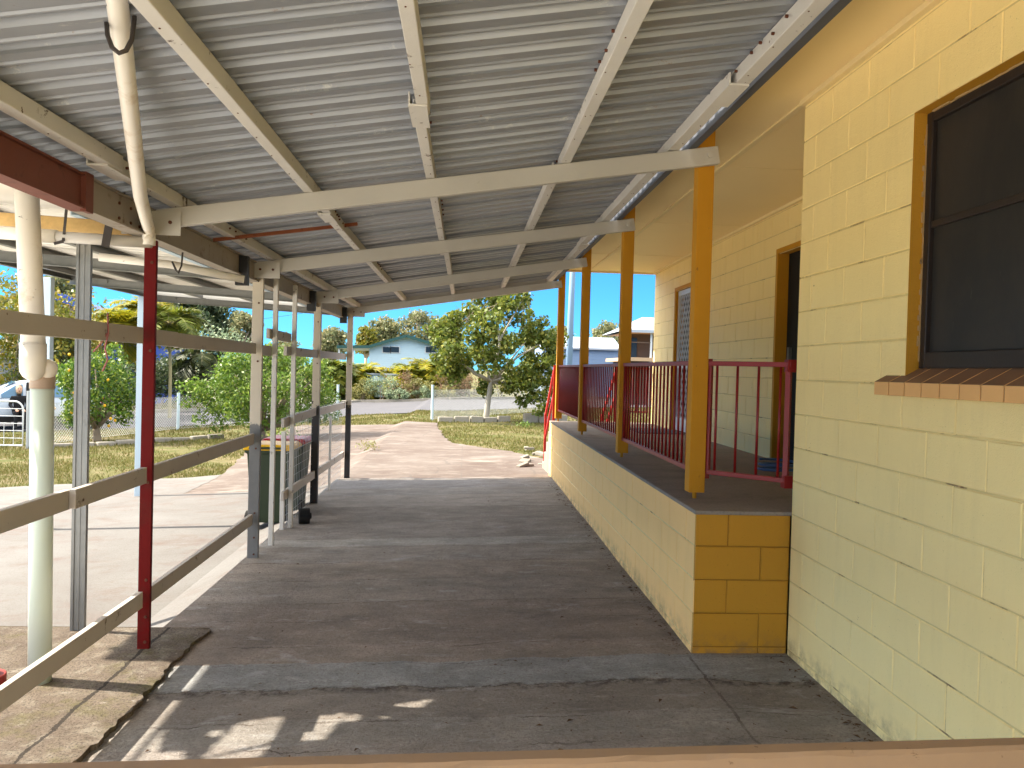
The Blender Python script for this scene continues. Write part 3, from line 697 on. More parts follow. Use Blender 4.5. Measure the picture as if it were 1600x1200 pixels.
def purlin(x, w_, label, joints):
    q = MB(); ys_ = [-0.55]+joints+[12.98]
    for k, (a, b) in enumerate(zip(ys_[:-1], ys_[1:])):
        dx = .012*(-1)**k
        q.box(x-w_/2+dx, x+w_/2+dx, a+.002, b-.002, roofz(x)+.001*k, roofz(x)+SH-.004)
    o = lab(q.build('purlin', m_timber, C, bev=.004), label)
    for j in joints:
        pl = MB(); a_, b_ = x-w_/2, x+w_/2; z_ = roofz(x)
        pl.add([(a_-.022, j-.16, z_+.05), (a_-.022, j+.16, z_+.05), (a_-.022, j+.16, z_-.012), (a_-.022, j-.16, z_-.012), (b_+.006, j+.16, z_-.012), (b_+.006, j-.16, z_-.012), (b_+.006, j+.16, z_-.002), (b_+.006, j-.16, z_-.002), (a_-.015, j+.16, z_-.002), (a_-.015, j-.16, z_-.002), (a_-.015, j+.16, z_+.05), (a_-.015, j-.16, z_+.05)],
               [(0, 1, 2, 3), (3, 2, 4, 5), (5, 4, 6, 7), (7, 6, 8, 9), (9, 8, 10, 11), (11, 10, 1, 0), (0, 3, 9, 11), (3, 5, 7, 9), (1, 10, 8, 2), (2, 8, 6, 4)])
        pl.build('splice_plate', m_timber, o)
    bh = MB()
    for j in joints + [2.3, 3.4, 6.1, 8.8, 11.2]:
        for dd in (-.22, -.08, .07, .2):
            sg = -1 if x > 0 else 1
            bh.disc((x+sg*(w_/2+.004), j+dd+random.uniform(-.02, .02), roofz(x)+.04+random.uniform(-.012, .012)), (1, 0, 0), .007, .012, 6)
    for yb in [1.2+.37*i+random.uniform(-.1, .1) for i in range(30)]:
        bh.disc((x+random.uniform(-.012, .012), yb, roofz(x)-.0005), (0, 0, 1), .0035, .004, 6)
    bh.build('bolt_head', m_bolt, o)
purlin(-1.73, .07, 'purlin above the left beam', [4.05, 7.75])
purlin(-0.98, .06, 'second purlin from the left', [5.75])
purlin(-0.23, .055, 'middle purlin', [3.75, 8.1])
purlin(0.58, .06, 'fourth purlin from the left', [5.35])
purlin(1.29, .07, 'purlin beside the house gutter', [4.0, 9.0])
def rafter(y0, y1, xl, xr, label, th=.05, dp=.112):
    q = MB(); q.bar((xl, y0, roofz(xl)-dp/2-.003), (xr, y1, roofz(xr)-dp/2-.003), th, dp)
    o = lab(q.build('rafter', m_rafter, C, bev=.006), label)
    q = MB(); q.box(xl-.06, xl+.28, y0-.034, y0-.027, roofz(xl)-dp-.02, roofz(xl)+.01)
    for k in range(3): q.disc((xl+.0+.11*k, y0-.036, roofz(xl)-dp/2), (0, 1, 0), .011, .008, 8, 1)
    q.build('end_plate', [m_rafter, m_bolt], o)
    q = MB(); q.disc((xr-.06, y1-.032, roofz(xr)-dp/2-.01), (0, 1, 0), .02, .02, 8); q.build('bolt_head', m_rafter, o)
    q = MB(); q.disc((0.05, (y0+y1)/2-.028, roofz(.05)-dp/2), (0, 1, 0), .008, .008, 8); q.build('bolt_head', m_rafter, o)
rafter(4.93, 5.07, -1.98, 1.57, 'nearest rafter')
rafter(7.27, 7.52, -1.93, 1.55, 'second rafter')
rafter(10.12, 10.15, -1.86, 1.5, 'third rafter')
rafter(12.75, 12.78, -1.86, 1.5, 'farthest rafter')
q = MB(); q.bar((-2.0, 13.0, roofz(-2.0)+.02), (1.4, 13.0, roofz(1.4)+.02), .03, .11); lab(q.build('end_board', m_rafter, C, bev=.004), 'board closing the far end of the roof')
def ibeam(a, b, mat, label):
    q = MB(); x = -1.90
    q.box(x-.05, x+.05, a, b, 2.385, 2.395); q.box(x-.05, x+.05, a, b, 2.545, 2.555); q.box(x+.015, x+.03, a, b, 2.395, 2.545)
    return lab(q.build('beam', mat, C), label)
ibm = ibeam(-0.55, 4.1, m_brown, 'red brown steel beam on the left'); ib2 = ibeam(4.105, 12.85, m_beam, 'dirty beige steel beam along the posts')
q = MB(); q.box(-1.87, -1.845, 4.02, 4.10, 2.375, 2.565); q.build('joint_plate', m_brown, ibm)
q = MB()
for dy in (.35, .5, .62):
    for dz in (2.42, 2.5): q.disc((-1.868, 4.1+dy, dz), (1, 0, 0), .009, .01, 6)
q.build('bolt_head', m_bolt, ib2)
for yy in (6.75, 9.75, 12.3):
    q = MB(); q.box(-1.90, -1.80, yy, yy+.06, 2.30, 2.54); lab(q.build('bracket', m_black, C), 'black steel bracket on the beam')
def cpost(x, y, z0, z1, mat, label, w_=.085, d_=.06, lean=0.0):
    q = MB()
    vs = [(x+sx*w_/2+ (lean if zz == z1 else 0), y+sy_*d_/2, zz) for zz in (z0, z1) for sx, sy_ in ((-1, -1), (1, -1), (1, 1), (-1, 1))]
    q.add(vs, [(3, 2, 1, 0), (4, 5, 6, 7), (0, 1, 5, 4), (1, 2, 6, 5), (2, 3, 7, 6), (3, 0, 4, 7)])
    o = lab(q.build('post', mat, C, bev=.003), label)
    q = MB(); f_ = y-d_/2-.002
    for zz in (.05, .2, .42, 1.0, 1.78, 2.3): q.disc((x+.012, f_, z0+zz), (0, 1, 0), .009, .008, 8)
    q.build('bolt_head', m_bolt, o)
    return o
cpost(-1.868, 4.9, -.06, 2.37, m_redpost, 'red painted steel post with flaking edges', .070, .03)
cpost(-1.87, 2.0, -.06, 2.37, m_redpost, 'red painted steel post nearest the viewer', .072, .06)
cpost(-1.86, 7.35, -.1, 2.42, m_post2, 'galvanised post with peeling cream paint', .095, .045)
cpost(-1.865, 10.3, -.1, 2.5, m_post3, 'post cream above and black below', .09, .07)
cpost(-1.80, 12.72, -.1, 2.52, m_post4, 'far post cream above and black below', .08, .07)
# box gutter between both roofs, above the beam
q = MB(); q.box(-2.16, -2.0, -2.5, 12.9, 2.545, 2.55); q.box(-2.165, -2.16, -2.5, 12.9, 2.55, 2.62); q.build('gutter', m_gutter, C)

# ------------------------------------------------------------------ rail fence along the left
RFn = thing('rail_fence', 'weathered beige timber rails and battens fixed between the carport posts', 'fence', (-1.85, 7, 0))
def rail(y0, y1, z0, z1, x=-1.835, h=.095, th=.032, lb=None):
    q = MB(); q.bar((x, y0, z0-h/2), (x, y1, z1-h/2), th, h)
    o = q.build('rail', m_rail, RFn, bev=.003)
    if lb: lab(o, lb)
X_ = -1.815
rail(2.0, 4.85, 1.855, 1.855, X_-.085); rail(4.95, 5.35, 1.85, 1.85, X_-.06); rail(5.35, 7.3, 1.845, 1.84, X_-.058)
rail(2.0, 4.0, 1.03, 1.03, X_-.085); rail(3.98, 4.85, 1.035, 1.035, X_-.05); rail(4.95, 7.3, 1.03, 1.035, X_-.058)
rail(2.0, 4.85, .30, .30, X_-.06); rail(4.95, 7.3, .295, .315, X_-.058)
rail(7.4, 7.85, 1.83, 1.83, X_-.05); rail(7.75, 8.7, 1.995, 1.985, X_-.05); rail(8.5, 10.25, 1.845, 1.845, X_-.05); rail(10.35, 12.7, 1.845, 1.845, X_-.05)
rail(8.45, 10.25, 1.10, 1.12, X_-.05); rail(10.35, 12.7, 1.11, 1.09, X_-.05)
rail(8.5, 10.25, .33, .33, X_-.05); rail(10.35, 12.7, .33, .32, X_-.05)
for (y, z0, z1, lb) in ((7.86, -.1, 2.47, 'tall thin batten'), (8.72, -.1, 2.5, 'tall thin batten'), (8.62, -.1, .95, 'short batten')):
    q = MB(); q.box(X_-.095 if z1 < 1 else X_-.03, X_-.05 if z1 < 1 else X_+.015, y-.02, y+.02, z0, z1); lab(q.build('batten', m_timber, RFn, bev=.003), lb)
q = MB(); q.box(X_-.06, X_-.03, 11.4, 11.45, -.1, .95); q.build('batten', m_timber, RFn)
wr = MB(); 
for k in range(0, 42): 
    yy = 8.75+k*.095; wr.bar((X_-.075, yy, -.1), (X_-.075, yy, 1.12), .0035, .0035, (1, 0, 0))
for k in range(0, 13): wr.bar((X_-.077, 8.75, -.06+k*.095), (X_-.077, 12.68, -.06+k*.095+random.uniform(-.01, .01)), .0035, .0035)
wr.build('wire_mesh', m_wire, RFn)
st = MB(); st.tube([(X_-.06, 4.35, 1.905), (X_-.055, 4.35, 1.80), (X_-.075, 4.36, 1.72), (X_-.06, 4.36, 1.66), (X_-.085, 4.36, 1.60)], .0045, 6); st.tube([(X_-.06, 4.35, 1.80), (X_-.10, 4.35, 1.735), (X_-.13, 4.35, 1.70)], .004, 6)
tag(st.build('string', plain('faded pink string', lin(170, 108, 108), .1, 8, .8), smooth=True), 'faded pink string tied round the top rail left of the red post', 'string')
# near rail under the camera
q = MB(); a = Vector((-.95, 1.325, 0)); b = Vector((1.3, 1.545, 0))
n = 46; rowsn = []
for i in range(n+1):
    p = a.lerp(b, i/n); j = random.uniform(-.003, .002); e_ = -.048*i/n
    rowsn.append([(p.x, p.y, .88+e_), (p.x, p.y, .980+j+e_), (p.x, p.y+.008+random.uniform(-.002, .003), .987+j*.5+e_), (p.x, p.y+.04, .987+e_), (p.x, p.y+.04, .88+e_)])
for r_ in rowsn: q.v += r_
for i in range(n):
    for k in range(5):
        k2 = (k+1) % 5; q.f.append((i*5+k, (i+1)*5+k, (i+1)*5+k2, i*5+k2)); q.mi.append(0)
nr = thing('foreground_rail', 'chipped beige timber rail crossing the bottom of the picture', 'rail', (.2, 1.43, 0))
q.build('board', timber_paint('chipped beige rail paint', lin(146, 122, 100), lin(96, 74, 58), (.63, .66)), nr)
q = MB(); q.box(-.99, -.95, 1.29, 1.36, -.1, 1.0); q.box(1.3, 1.34, 1.52, 1.59, 0, 1.0); q.build('stump_post', m_rail, nr)

# ------------------------------------------------------------------ pipes
dp = thing('downpipe', 'thick white vertical downpipe with pale green lower length, left of the red post', 'downpipe', (-2.19, 4.3, 0))
xa, xb, yy = -2.262, -2.218, 4.3
q = MB(); q.tube([(xa-.01, yy, 2.58), (xa+.04, yy, 1.70)], .057, 24); q.build('upper_pipe', m_pvc, dp, smooth=True)
q = MB(); q.tube([(xa+.038, yy, z) for z in (1.735, 1.62, 1.588, 1.563, 1.548, 1.542)], [.0625, .0625, .059, .046, .026, .003], 24); q.build('elbow', m_pvc, dp, smooth=True)
yl = yy+.085
q = MB(); q.tube([(xa+.03, yl-.03, 1.61), (xa+.09, yl-.03, 1.605), (xa+.118, yl-.03, 1.60), (xa+.130, yl-.03, 1.598)], [.05, .05, .038, .004], 20); q.build('elbow', m_pvc, dp, smooth=True)
q = MB(); q.tube([(xb, yl, 1.64), (xb, yl, 1.50)], .0605, 24); q.build('collar', m_collar, dp, smooth=True)
q = MB(); q.tube([(xb, yl, 1.50), (xb+.012, yl, -.07)], .0565, 24); q.build('lower_pipe', m_pvcg, dp, smooth=True)
dr = thing('drainpipe', 'slim cream drainpipe slung under the roof, sloping down to the top of the red post', 'drainpipe', (-1.85, 4.85, 2.4))
q = MB(); q.tube([(-0.97, 2.2, 2.86), (-1.09, 2.55, 2.775), (-1.62, 4.1, 2.47), (-1.835, 4.77, 2.42), (-1.845, 4.80, 2.35)], .033, 18); q.build('sloping_pipe', m_pvc, dr, smooth=True)
q = MB(); q.tube([(-1.845, 4.80, 2.40), (-1.845, 4.80, 2.33)], .037, 18); q.build('socket', m_pvc, dr, smooth=True)
q = MB(); q.tube([(-2.75, 4.8, 2.375), (-2.36, 4.8, 2.36)], .038, 18); q.build('socket', m_pvc, dr, smooth=True)
q = MB(); q.tube([(-2.4, 4.8, 2.36), (-1.83, 4.8, 2.345)], .032, 18); q.build('cross_pipe', plain('grey pvc pipe', lin(178, 172, 164), .06, 3, .4), dr, smooth=True)
q = MB(); q.tube([(-2.3, 5.2, 2.30), (-1.9, 5.3, 2.28), (-1.46, 5.4, 2.21)], .026, 16); q.build('branch_pipe', m_pvc, dr, smooth=True)
def strap(pts, name='strap'):
    q = MB()
    for a, b in zip(pts[:-1], pts[1:]): q.bar(a, b, .022, .003, (0, 1, 0.2))
    q.build(name, m_strap, dr)
q = MB(); sp = [onY(px, py, yy_) for px, py, yy_ in ((206, -22, 2.72), (209, 0, 2.70), (210, 30, 2.66), (206, 62, 2.63), (197, 79, 2.60), (186, 83, 2.59), (175, 74, 2.60), (168, 55, 2.64), (166, 30, 2.70))]
q.tube(sp, .0075, 8); q.build('strap', m_strap, dr, smooth=True)
q = MB(); q.bar((-1.97, 4.74, 2.62), (-2.03, 4.72, 2.46), .03, .004, (0, 1, 0)); q.bar((-2.03, 4.72, 2.46), (-2.055, 4.72, 2.30), .045, .004, (0, 1, 0)); q.build('strap', m_strap, dr)
q = MB(); q.bar((-2.30, 4.78, 2.52), (-2.31, 4.77, 2.33), .015, .004, (0, 1, 0)); q.bar((-2.31, 4.77, 2.33), (-2.36, 4.77, 2.315), .015, .01, (0, 1, 0)); q.build('strap', m_strap, dr)
q = MB(); q.tube([(-1.80, 5.05, 2.27), (-1.78, 5.06, 2.22), (-1.765, 5.06, 2.20), (-1.75, 5.07, 2.25), (-1.745, 5.07, 2.33)], .006, 6); q.build('strap', m_strap, dr)
fo = MB(); fo.tube([(-3.6, 4.95, 2.50), (-2.9, 4.95, 2.475), (-2.3, 4.95, 2.45), (-1.9, 4.95, 2.43)], .044, 16)
tag(fo.build('lagged_pipe', m_foam, smooth=True), 'horizontal pipe wrapped in rough yellow foam lagging, left of the red post', 'pipe')
rr = MB(); p0 = onY(333, 375, 6.0); p1 = onY(558, 350, 6.4); rr.bar(p0, p1, .03, .025)
tag(rr.build('rusty_rod', m_rust), 'rusty brown rod lying across under the purlins', 'rod')

# ------------------------------------------------------------------ outer carport on the left
O = thing('outer_carport', 'lower flat carport of galvanised steel with pale sheet roof, beyond the left posts', 'carport', (-3.2, 8, 0))
oz = 2.70
q = MB(); yy0, yy1 = 5.2, 12.9; n = int((yy1-yy0)/.19)
vs = []
for i in range(n):
    y0_ = yy0+i*.19
    for a, b in ((0, 0), (.13, 0), (.145, .024), (.175, .024)): vs.append((y0_+a, b))
for x in (-4.95, -2.06):
    for (a, b) in vs: q.v.append((x, a, oz+b+.06-.05*(x+4.95)))
m_ = len(vs)
for j in range(m_-1): q.f.append((j, j+1, m_+j+1, m_+j)); q.mi.append(0)
q.build('roof_sheeting', m_sheet2, O)
# near sheet added unseen; holes shaped to throw the sun patches on the floor
holes = [[(372, 1128), (450, 1121), (427, 1162), (312, 1182)], [(484, 1122), (553, 1121), (520, 1160), (463, 1162)], [(612, 1112), (702, 1104), (665, 1128), (618, 1130)],
         [(545, 1127), (582, 1121), (578, 1133), (550, 1133)], [(245, 1128), (235, 1172), (282, 1172), (280, 1192), (190, 1192)], [(322, 1140), (344, 1138), (342, 1150), (322, 1149)], [(318, 1184), (427, 1168), (410, 1184), (300, 1197)]]
hp = []
k_ = 1/math.tan(R(SUN_EL)); sxy = Vector((-.985, .165)).normalized()
for h in holes:
    pl = []
    for (px, py) in h:
        g = onZ(px, py, -.06); t_ = (oz+.06)*k_; pl.append((g.x+sxy.x*t_, g.y+sxy.y*t_))
    hp.append(pl)
def inside(p, poly):
    c = False; j = len(poly)-1
    for i in range(len(poly)):
        if (poly[i][1] > p[1]) != (poly[j][1] > p[1]) and p[0] < (poly[j][0]-poly[i][0])*(p[1]-poly[i][1])/(poly[j][1]-poly[i][1])+poly[i][0]: c = not c
        j = i
    return c
q = MB(); gx, gy = .02, .02; X0, X1, Y0, Y1 = -4.48, -2.06, 1.0, 5.32
nx_, ny_ = int((X1-X0)/gx), int((Y1-Y0)/gy)
for j in range(ny_+1):
    for i in range(nx_+1): q.v.append((X0+i*gx, Y0+j*gy, oz+.045-.05*(X0+i*gx+4.95)))
for j in range(ny_):
    for i in range(nx_):
        p = (X0+(i+.5)*gx, Y0+(j+.5)*gy)
        if any(inside(p, h) for h in hp): continue
        a = j*(nx_+1)+i; q.f.append((a, a+1, a+nx_+2, a+nx_+1)); q.mi.append(0)
lab(q.build('roof_sheeting', m_sheet2, O), 'added near sheet with holes shaped for the floor sun patches')
def cchan(mb, p0, p1, w_, h, th=.006):
    p0, p1 = Vector(p0), Vector(p1); d = (p1-p0).normalized(); a = d.cross(Vector((0, 0, 1))).normalized()
    mb.bar(p0, p1, th, h); 
    for sz in (-1, 1): mb.bar(p0+a*(w_/2+th/2)+Vector((0, 0, sz*(h/2-th/2))), p1+a*(w_/2+th/2)+Vector((0, 0, sz*(h/2-th/2))), w_, th)
for x in (-4.85, -4.1, -3.3, -2.5):
    q = MB(); zz = oz+.02-.05*(x+4.95); cchan(q, (x, 5.25, zz), (x, 12.85, zz), .05, .075); lab(q.build('purlin', m_blueg if x == -2.5 else m_galv, O), 'galvanised purlin')
for y in (5.4, 7.9, 10.4, 12.8):
    q = MB(); cchan(q, (-4.95, y, oz-.07), (-2.06, y, oz-.21), .05, .10); q.disc((-4.5, y-.012, oz-.07), (0, 1, 0), .02, .02, 8); lab(q.build('rafter', m_galv, O), 'galvanised cross beam')
q = MB(); cchan(q, (-4.97, 5.2, oz-.0), (-4.97, 12.9, oz-.0), .05, .13); q.build('fascia', m_galv, O)
q = MB(); q.bar((-4.97, 12.93, oz+.01), (-2.06, 12.93, oz-.13), .04, .17); q.build('fascia', m_sheet2, O)
for x, y in ((-4.8, 6.2), g2(70, 827), g2(216, 775)):
    q = MB(); q.box(x-.045, x+.045, y-.045, y+.045, -.5, oz-.08); lab(q.build('post', m_blueg, O, bev=.004), 'pale blue square outer post')
q = MB(); x, y = -2.395, 5.22
q.box(x-.045, x+.042, y-.012, y+.012, -.07, oz-.2); q.box(x-.045, x-.028, y-.018, y-.012, -.07, oz-.2); q.box(x+.026, x+.042, y-.018, y-.012, -.07, oz-.2); q.box(x-.006, x+.006, y-.015, y-.012, -.07, oz-.2)
lab(q.build('post', m_galv, O), 'galvanised channel post')
# red object peeping in at the left edge
vv = MB(); c0 = onZ(-6, 1078, -.05); vv.tube([(c0.x-.05, c0.y, -.06), (c0.x-.05, c0.y, .03)], .09, 20); vv.tube([(c0.x-.05, c0.y, .03), (c0.x-.05, c0.y, .06)], .055, 20); vv.box(c0.x-.02, c0.x+.1, c0.y-.02, c0.y+.06, -.06, -.02)
tag(vv.build('valve_cap', plain('dull red cap', lin(140, 52, 46), .1, 6, .6), bev=.006), 'dull red round cap on the concrete at the left edge', 'cap')

# ------------------------------------------------------------------ bins
def wheelie(x, y, z, lidmat, label):
    T = thing('wheelie_bin', label, 'bin', (x, y, z), 'wheelie bins beside the mesh fence')
    q = MB(); b0, b1 = .20, .245; 
    def ring(h, hz, d): return [(x-h, y-d, z+hz), (x+h, y-d, z+hz), (x+h, y+d, z+hz), (x-h, y+d, z+hz)]
    vs = ring(.19, .06, .2)+ring(.235, .86, .26)+ring(.26, .87, .28)+ring(.26, .90, .28)
    fs = [(3, 2, 1, 0)]
    for l in range(3):
        for k in range(4): fs.append((l*4+k, l*4+(k+1) % 4, l*4+4+(k+1) % 4, l*4+4+k))
    q.add(vs, fs); q.build('body', m_bin, T, bev=.02)
    q = MB(); vs = ring(.27, .90, .29)+ring(.275, .93, .295)+ring(.24, .965, .25)
    fs = [(3, 2, 1, 0), (8, 9, 10, 11)]
    for l in range(2):
        for k in range(4): fs.append((l*4+k, l*4+(k+1) % 4, l*4+4+(k+1) % 4, l*4+4+k))
    q.add(vs, fs); q.build('lid', lidmat, T, bev=.012)
    q = MB(); q.tube([(x-.2, y-.31, z+.93), (x+.2, y-.31, z+.93)], .014, 8); q.build('handle', m_bin, T)
    for s_ in (-1, 1):
        q = MB(); q.disc((x+s_*.22, y-.20, z+.10), (1, 0, 0), .10, .05, 20); q.build('wheel', m_tyre, T, bev=.008)
wheelie(-2.22, 9.6, -.23, m_yel, 'dark green wheelie bin with a yellow lid behind the thin battens')
wheelie(-2.22, 10.4, -.23, m_redlid, 'dark green wheelie bin with a red lid, behind the yellow lidded one')
q = MB(); q.disc((-1.72, 8.95, -.0), (1, .25, 0), .085, .12, 20); q.disc((-1.655, 8.97, .0), (1, .25, 0), .035, .02, 12)
tag(q.build('loose_wheel', m_tyre, bev=.012), 'small black rubber wheel lying at the foot of the thin batten', 'wheel')

# ------------------------------------------------------------------ foliage
def leaf_mesh(name, mat, parent, centres, radii, counts, size, aspect=.5, flat=.0, shell=.35, droop=0.0, squash=1.0, kind=None):
    off = np.array(parent['_o']) if parent is not None else np.zeros(3)
    P = []
    for c, r, n in zip(centres, radii, counts):
        d = rng.normal(size=(n, 3)); d /= np.linalg.norm(d, axis=1)[:, None]
        rad = r*(shell+(1-shell)*rng.random(n))**(1/1.6)*(0.75+.5*rng.random(n))
        p = d*rad[:, None]; p[:, 2] *= squash; P.append(p+np.array(c))
    P = np.concatenate(P); N = len(P)
    ax = rng.normal(size=(N, 3)); ax[:, 2] -= droop; ax /= np.linalg.norm(ax, axis=1)[:, None]
    nr_ = rng.normal(size=(N, 3)); nr_[:, 2] = np.abs(nr_[:, 2])+flat; sd_ = np.cross(ax, nr_); sd_ /= np.linalg.norm(sd_, axis=1)[:, None]+1e-9
    s = size*(.6+.8*rng.random(N))[:, None]; h = s*aspect*.5
    nn_ = np.cross(sd_, ax)
    V = np.stack([P-ax*s*.5, P+sd_*h+nn_*s*.08, P+ax*s*.5, P-sd_*h+nn_*s*.08], 1).reshape(-1, 3)-off
    me = bpy.data.meshes.new(name); me.vertices.add(4*N); me.vertices.foreach_set('co', V.ravel().astype(np.float32))
    me.loops.add(4*N); me.loops.foreach_set('vertex_index', np.arange(4*N, dtype=np.int32))
    me.polygons.add(N); me.polygons.foreach_set('loop_start', np.arange(0, 4*N, 4, dtype=np.int32)); me.polygons.foreach_set('loop_total', np.full(N, 4, np.int32))
    me.materials.append(mat); me.update(); me.validate()
    o = bpy.data.objects.new(name, me); COL.objects.link(o)
    if parent is not None: o.parent = parent
    return o
def blob_clumps(c, rx, ry, rz, n, r0, r1, top=0.2):
    out = []; rad = []
    for i in range(n):
        while True:
            d = rng.normal(size=3); d /= np.linalg.norm(d)
            if d[2] > -.75 or rng.random() < .4: break
        k = .55+.45*rng.random()**.5
        out.append((c[0]+d[0]*rx*k, c[1]+d[1]*ry*k, c[2]+d[2]*rz*k)); rad.append(r0+(r1-r0)*rng.random())
    return out, rad
def tree(name, label, base, crown_c, rx, ry, rz, leaf, bark, nclump, cr, nleaf, lsize, trunk_r, group=None, cat='tree', aspect=.5, limbs=7, fork=.4, droop=.2, squash=.8, lean=(0, 0), extra=()):
    T = thing(name, label, cat, base, group)
    cl, rad = blob_clumps(crown_c, rx, ry, rz, nclump, cr[0], cr[1])
    for e_ in extra: cl.append(tuple(e_[:3])); rad.append(e_[3])
    tb = MB(); b = Vector(base); c = Vector(crown_c); top = b.lerp(Vector((c.x, c.y, c.z-rz*.2)), fork)
    tb.tube([b-Vector((0, 0, .1)), b.lerp(top, .08), b.lerp(top, .5)+Vector((.04*lean[0], 0, 0)), top], [trunk_r*1.35, trunk_r*1.05, trunk_r*.9, trunk_r*.75], 10)
    idx = list(range(len(cl))); random.shuffle(idx)
    for i in idx[:limbs]:
        e = Vector(cl[i]); m = top.lerp(e, .5)+Vector((random.uniform(-.1, .1)*rx, 0, random.uniform(-.15, .1)*rz)); tb.tube([top-Vector((0, 0, trunk_r)), m, e], [trunk_r*.6, trunk_r*.35, trunk_r*.1], 7)
    tb.build('trunk', bark, T, smooth=True)
    tot = sum(r*r for r in rad)
    leaf_mesh('crown', leaf, T, cl, rad, [max(4, int(nleaf*r*r/tot)) for r in rad], lsize, aspect, .2, .3, droop, squash)
    return T
# lemon trees in the yard
LB = ghit(152, 688); LC = onY(146, 608, LB.y)
tree('lemon_tree', 'small round lemon tree left of the red post, with yellow fruit', tuple(LB), tuple(LC), 1.02, .95, .98, l_citrus, m_bark, 46, (.16, .46), 8500, .10, .10, limbs=12, fork=.35, extra=[(LC.x+a_, LC.y, LC.z+b_, .24) for a_, b_ in ((1.15, .2), (1.25, -.3), (.8, -.75), (-1.0, .5), (.5, 1.05), (-.6, -.8))])
T = bpy.data.objects['lemon_tree']; q = MB()
for k in range(16):
    a_ = rng.normal(size=3); a_ /= np.linalg.norm(a_); a_[1] = -abs(a_[1]); p = LC+Vector(a_)*1.05
    q.tube([p-Vector((0, 0, .04)), p-Vector((0, 0, .02)), p+Vector((0, 0, .02)), p+Vector((0, 0, .04))], [.008, .036, .036, .01], 8)
q.build('fruit', plain('yellow fruit', lin(220, 170, 40), .1, 9, .5), T, smooth=True)
BC = onY(417, 612, ghit(408, 684).y)
tree('lemon_tree', 'wide spreading bright green citrus bush behind the galvanised post and battens', tuple(ghit(408, 684)), tuple(onY(417, 612, ghit(408, 684).y)), 1.88, 1.5, 1.02, l_lemon, m_bark, 84, (.18, .52), 16000, .10, .11, limbs=18, fork=.3, extra=[(BC.x+a_, BC.y-.4, BC.z+b_, .28) for a_, b_ in ((-2.0, -.3), (-1.7, -.8), (-1.2, -1.0), (1.9, -.5), (1.5, .9), (.2, 1.15), (-.8, .95), (-2.1, .1))])
tree('mulberry_tree', 'leafy broad tree with a pale trunk beside the fence at the end of the driveway', (.76, 27.6, 0), (1.0, 27.6, 2.5), 2.1, 1.9, 1.7, l_mulb, m_palebark, 98, (.2, .46), 17000, .13, .10, aspect=.75, limbs=12, fork=.62, droop=.5, extra=[(x_, 27.5+random.uniform(-.8, .8), z_, .3) for x_, z_ in ((2.6, .35), (2.3, .75), (3.1, 1.1), (2.75, 2.0), (3.1, 2.2), (1.5, 1.0), (2.0, .6), (-.9, 2.0), (2.2, 1.2), (2.5, .8), (2.7, 1.3), (2.85, .9), (3.0, 1.5), (2.9, .5), (2.3, 1.6), (1.9, 1.1), (-.6, 1.6), (-.3, 1.3), (0.9, 4.2), (1.4, 4.35), (1.9, 4.1), (1.7, 3.9))])
# extra bare upper twigs on it
T = bpy.data.objects['mulberry_tree']; q = MB()
for k in range(26):
    s0 = Vector((.9+random.uniform(-1.2, 1.4), 27.6+random.uniform(-.6, .6), 3.3+random.uniform(-.3, .5))); e = s0+Vector((random.uniform(-.7, .9), random.uniform(-.3, .3), random.uniform(.3, .9)))
    q.tube([s0, s0.lerp(e, .5)+Vector((.05, 0, -.05)), e], [.016, .01, .004], 5)
q.build('twig', m_bark, T)

def palm(label, base, ch, nf, flen, mat, group, stem_r=.06, stems=1, nl=20, lw=.05):
    T = thing('palm', label, 'palm', base, group); b = Vector(base)
    V = []; q = MB()
    for s_ in range(stems):
        bb = b+Vector((random.uniform(-.5, .5), random.uniform(-.5, .5), 0))*(stems > 1); hh = ch*random.uniform(.7, 1.05) if stems > 1 else ch
        tp = bb+Vector((random.uniform(-.2, .2), random.uniform(-.2, .2), hh)); q.tube([bb-Vector((0, 0, .2)), bb.lerp(tp, .5)+Vector((.03, 0, 0)), tp], [stem_r*1.2, stem_r, stem_r*.8], 8)
        nf2 = int(nf*1.7)
        for k in range(nf2):
            az = 2*math.pi*(k*.381966+random.random()*.1)*1.0; el = random.uniform(-.25, 1.3); L = flen*random.uniform(.75, 1.1)
            hd_ = Vector((math.cos(az), math.sin(az), 0)); pts = []; p = tp.copy(); e = el
            ns = 9
            for i in range(ns+1):
                pts.append(p.copy()); p = p+(hd_*math.cos(e)+Vector((0, 0, math.sin(e))))*(L/ns); e -= random.uniform(.14, .26)
            q.tube(pts, [.014*(1-.8*i/ns) for i in range(ns+1)], 4, False)
            sidev = hd_.cross(Vector((0, 0, 1)))
            for i in range(nl):
                t_ = .18+.8*i/nl; f_ = t_*ns; i0 = min(int(f_), ns-1); pp = pts[i0].lerp(pts[i0+1], f_-i0); dd = (pts[i0+1]-pts[i0]).normalized()
                ll = flen*.36*math.sin(math.pi*(.15+.8*t_))**.7
                for sg in (-1, 1):
                    tip = pp+(sidev*sg*.75+dd*.6+Vector((0, 0, random.uniform(-.35, .12)))).normalized()*ll
                    wv = dd*lw*.5; V += [pp-wv, pp+wv, pp.lerp(tip, .6)+wv*.8, tip, pp.lerp(tip, .6)-wv*.8]
    q.build('stem', m_palmbark, T)
    off = np.array(base); A = np.array([tuple(v) for v in V])-off; N = len(A)//5
    me = bpy.data.meshes.new('fronds'); me.from_pydata(A.tolist(), [], [(5*i, 5*i+1, 5*i+2, 5*i+3, 5*i+4) for i in range(N)]); me.materials.append(mat)
    o = bpy.data.objects.new('fronds', me); COL.objects.link(o); o.parent = T
    return T
PG = 'palms across the road'
def base_at(px, py_unused, Y): 
    p = onY(px, 600, Y); return (p.x, Y, gz(p.x, Y))
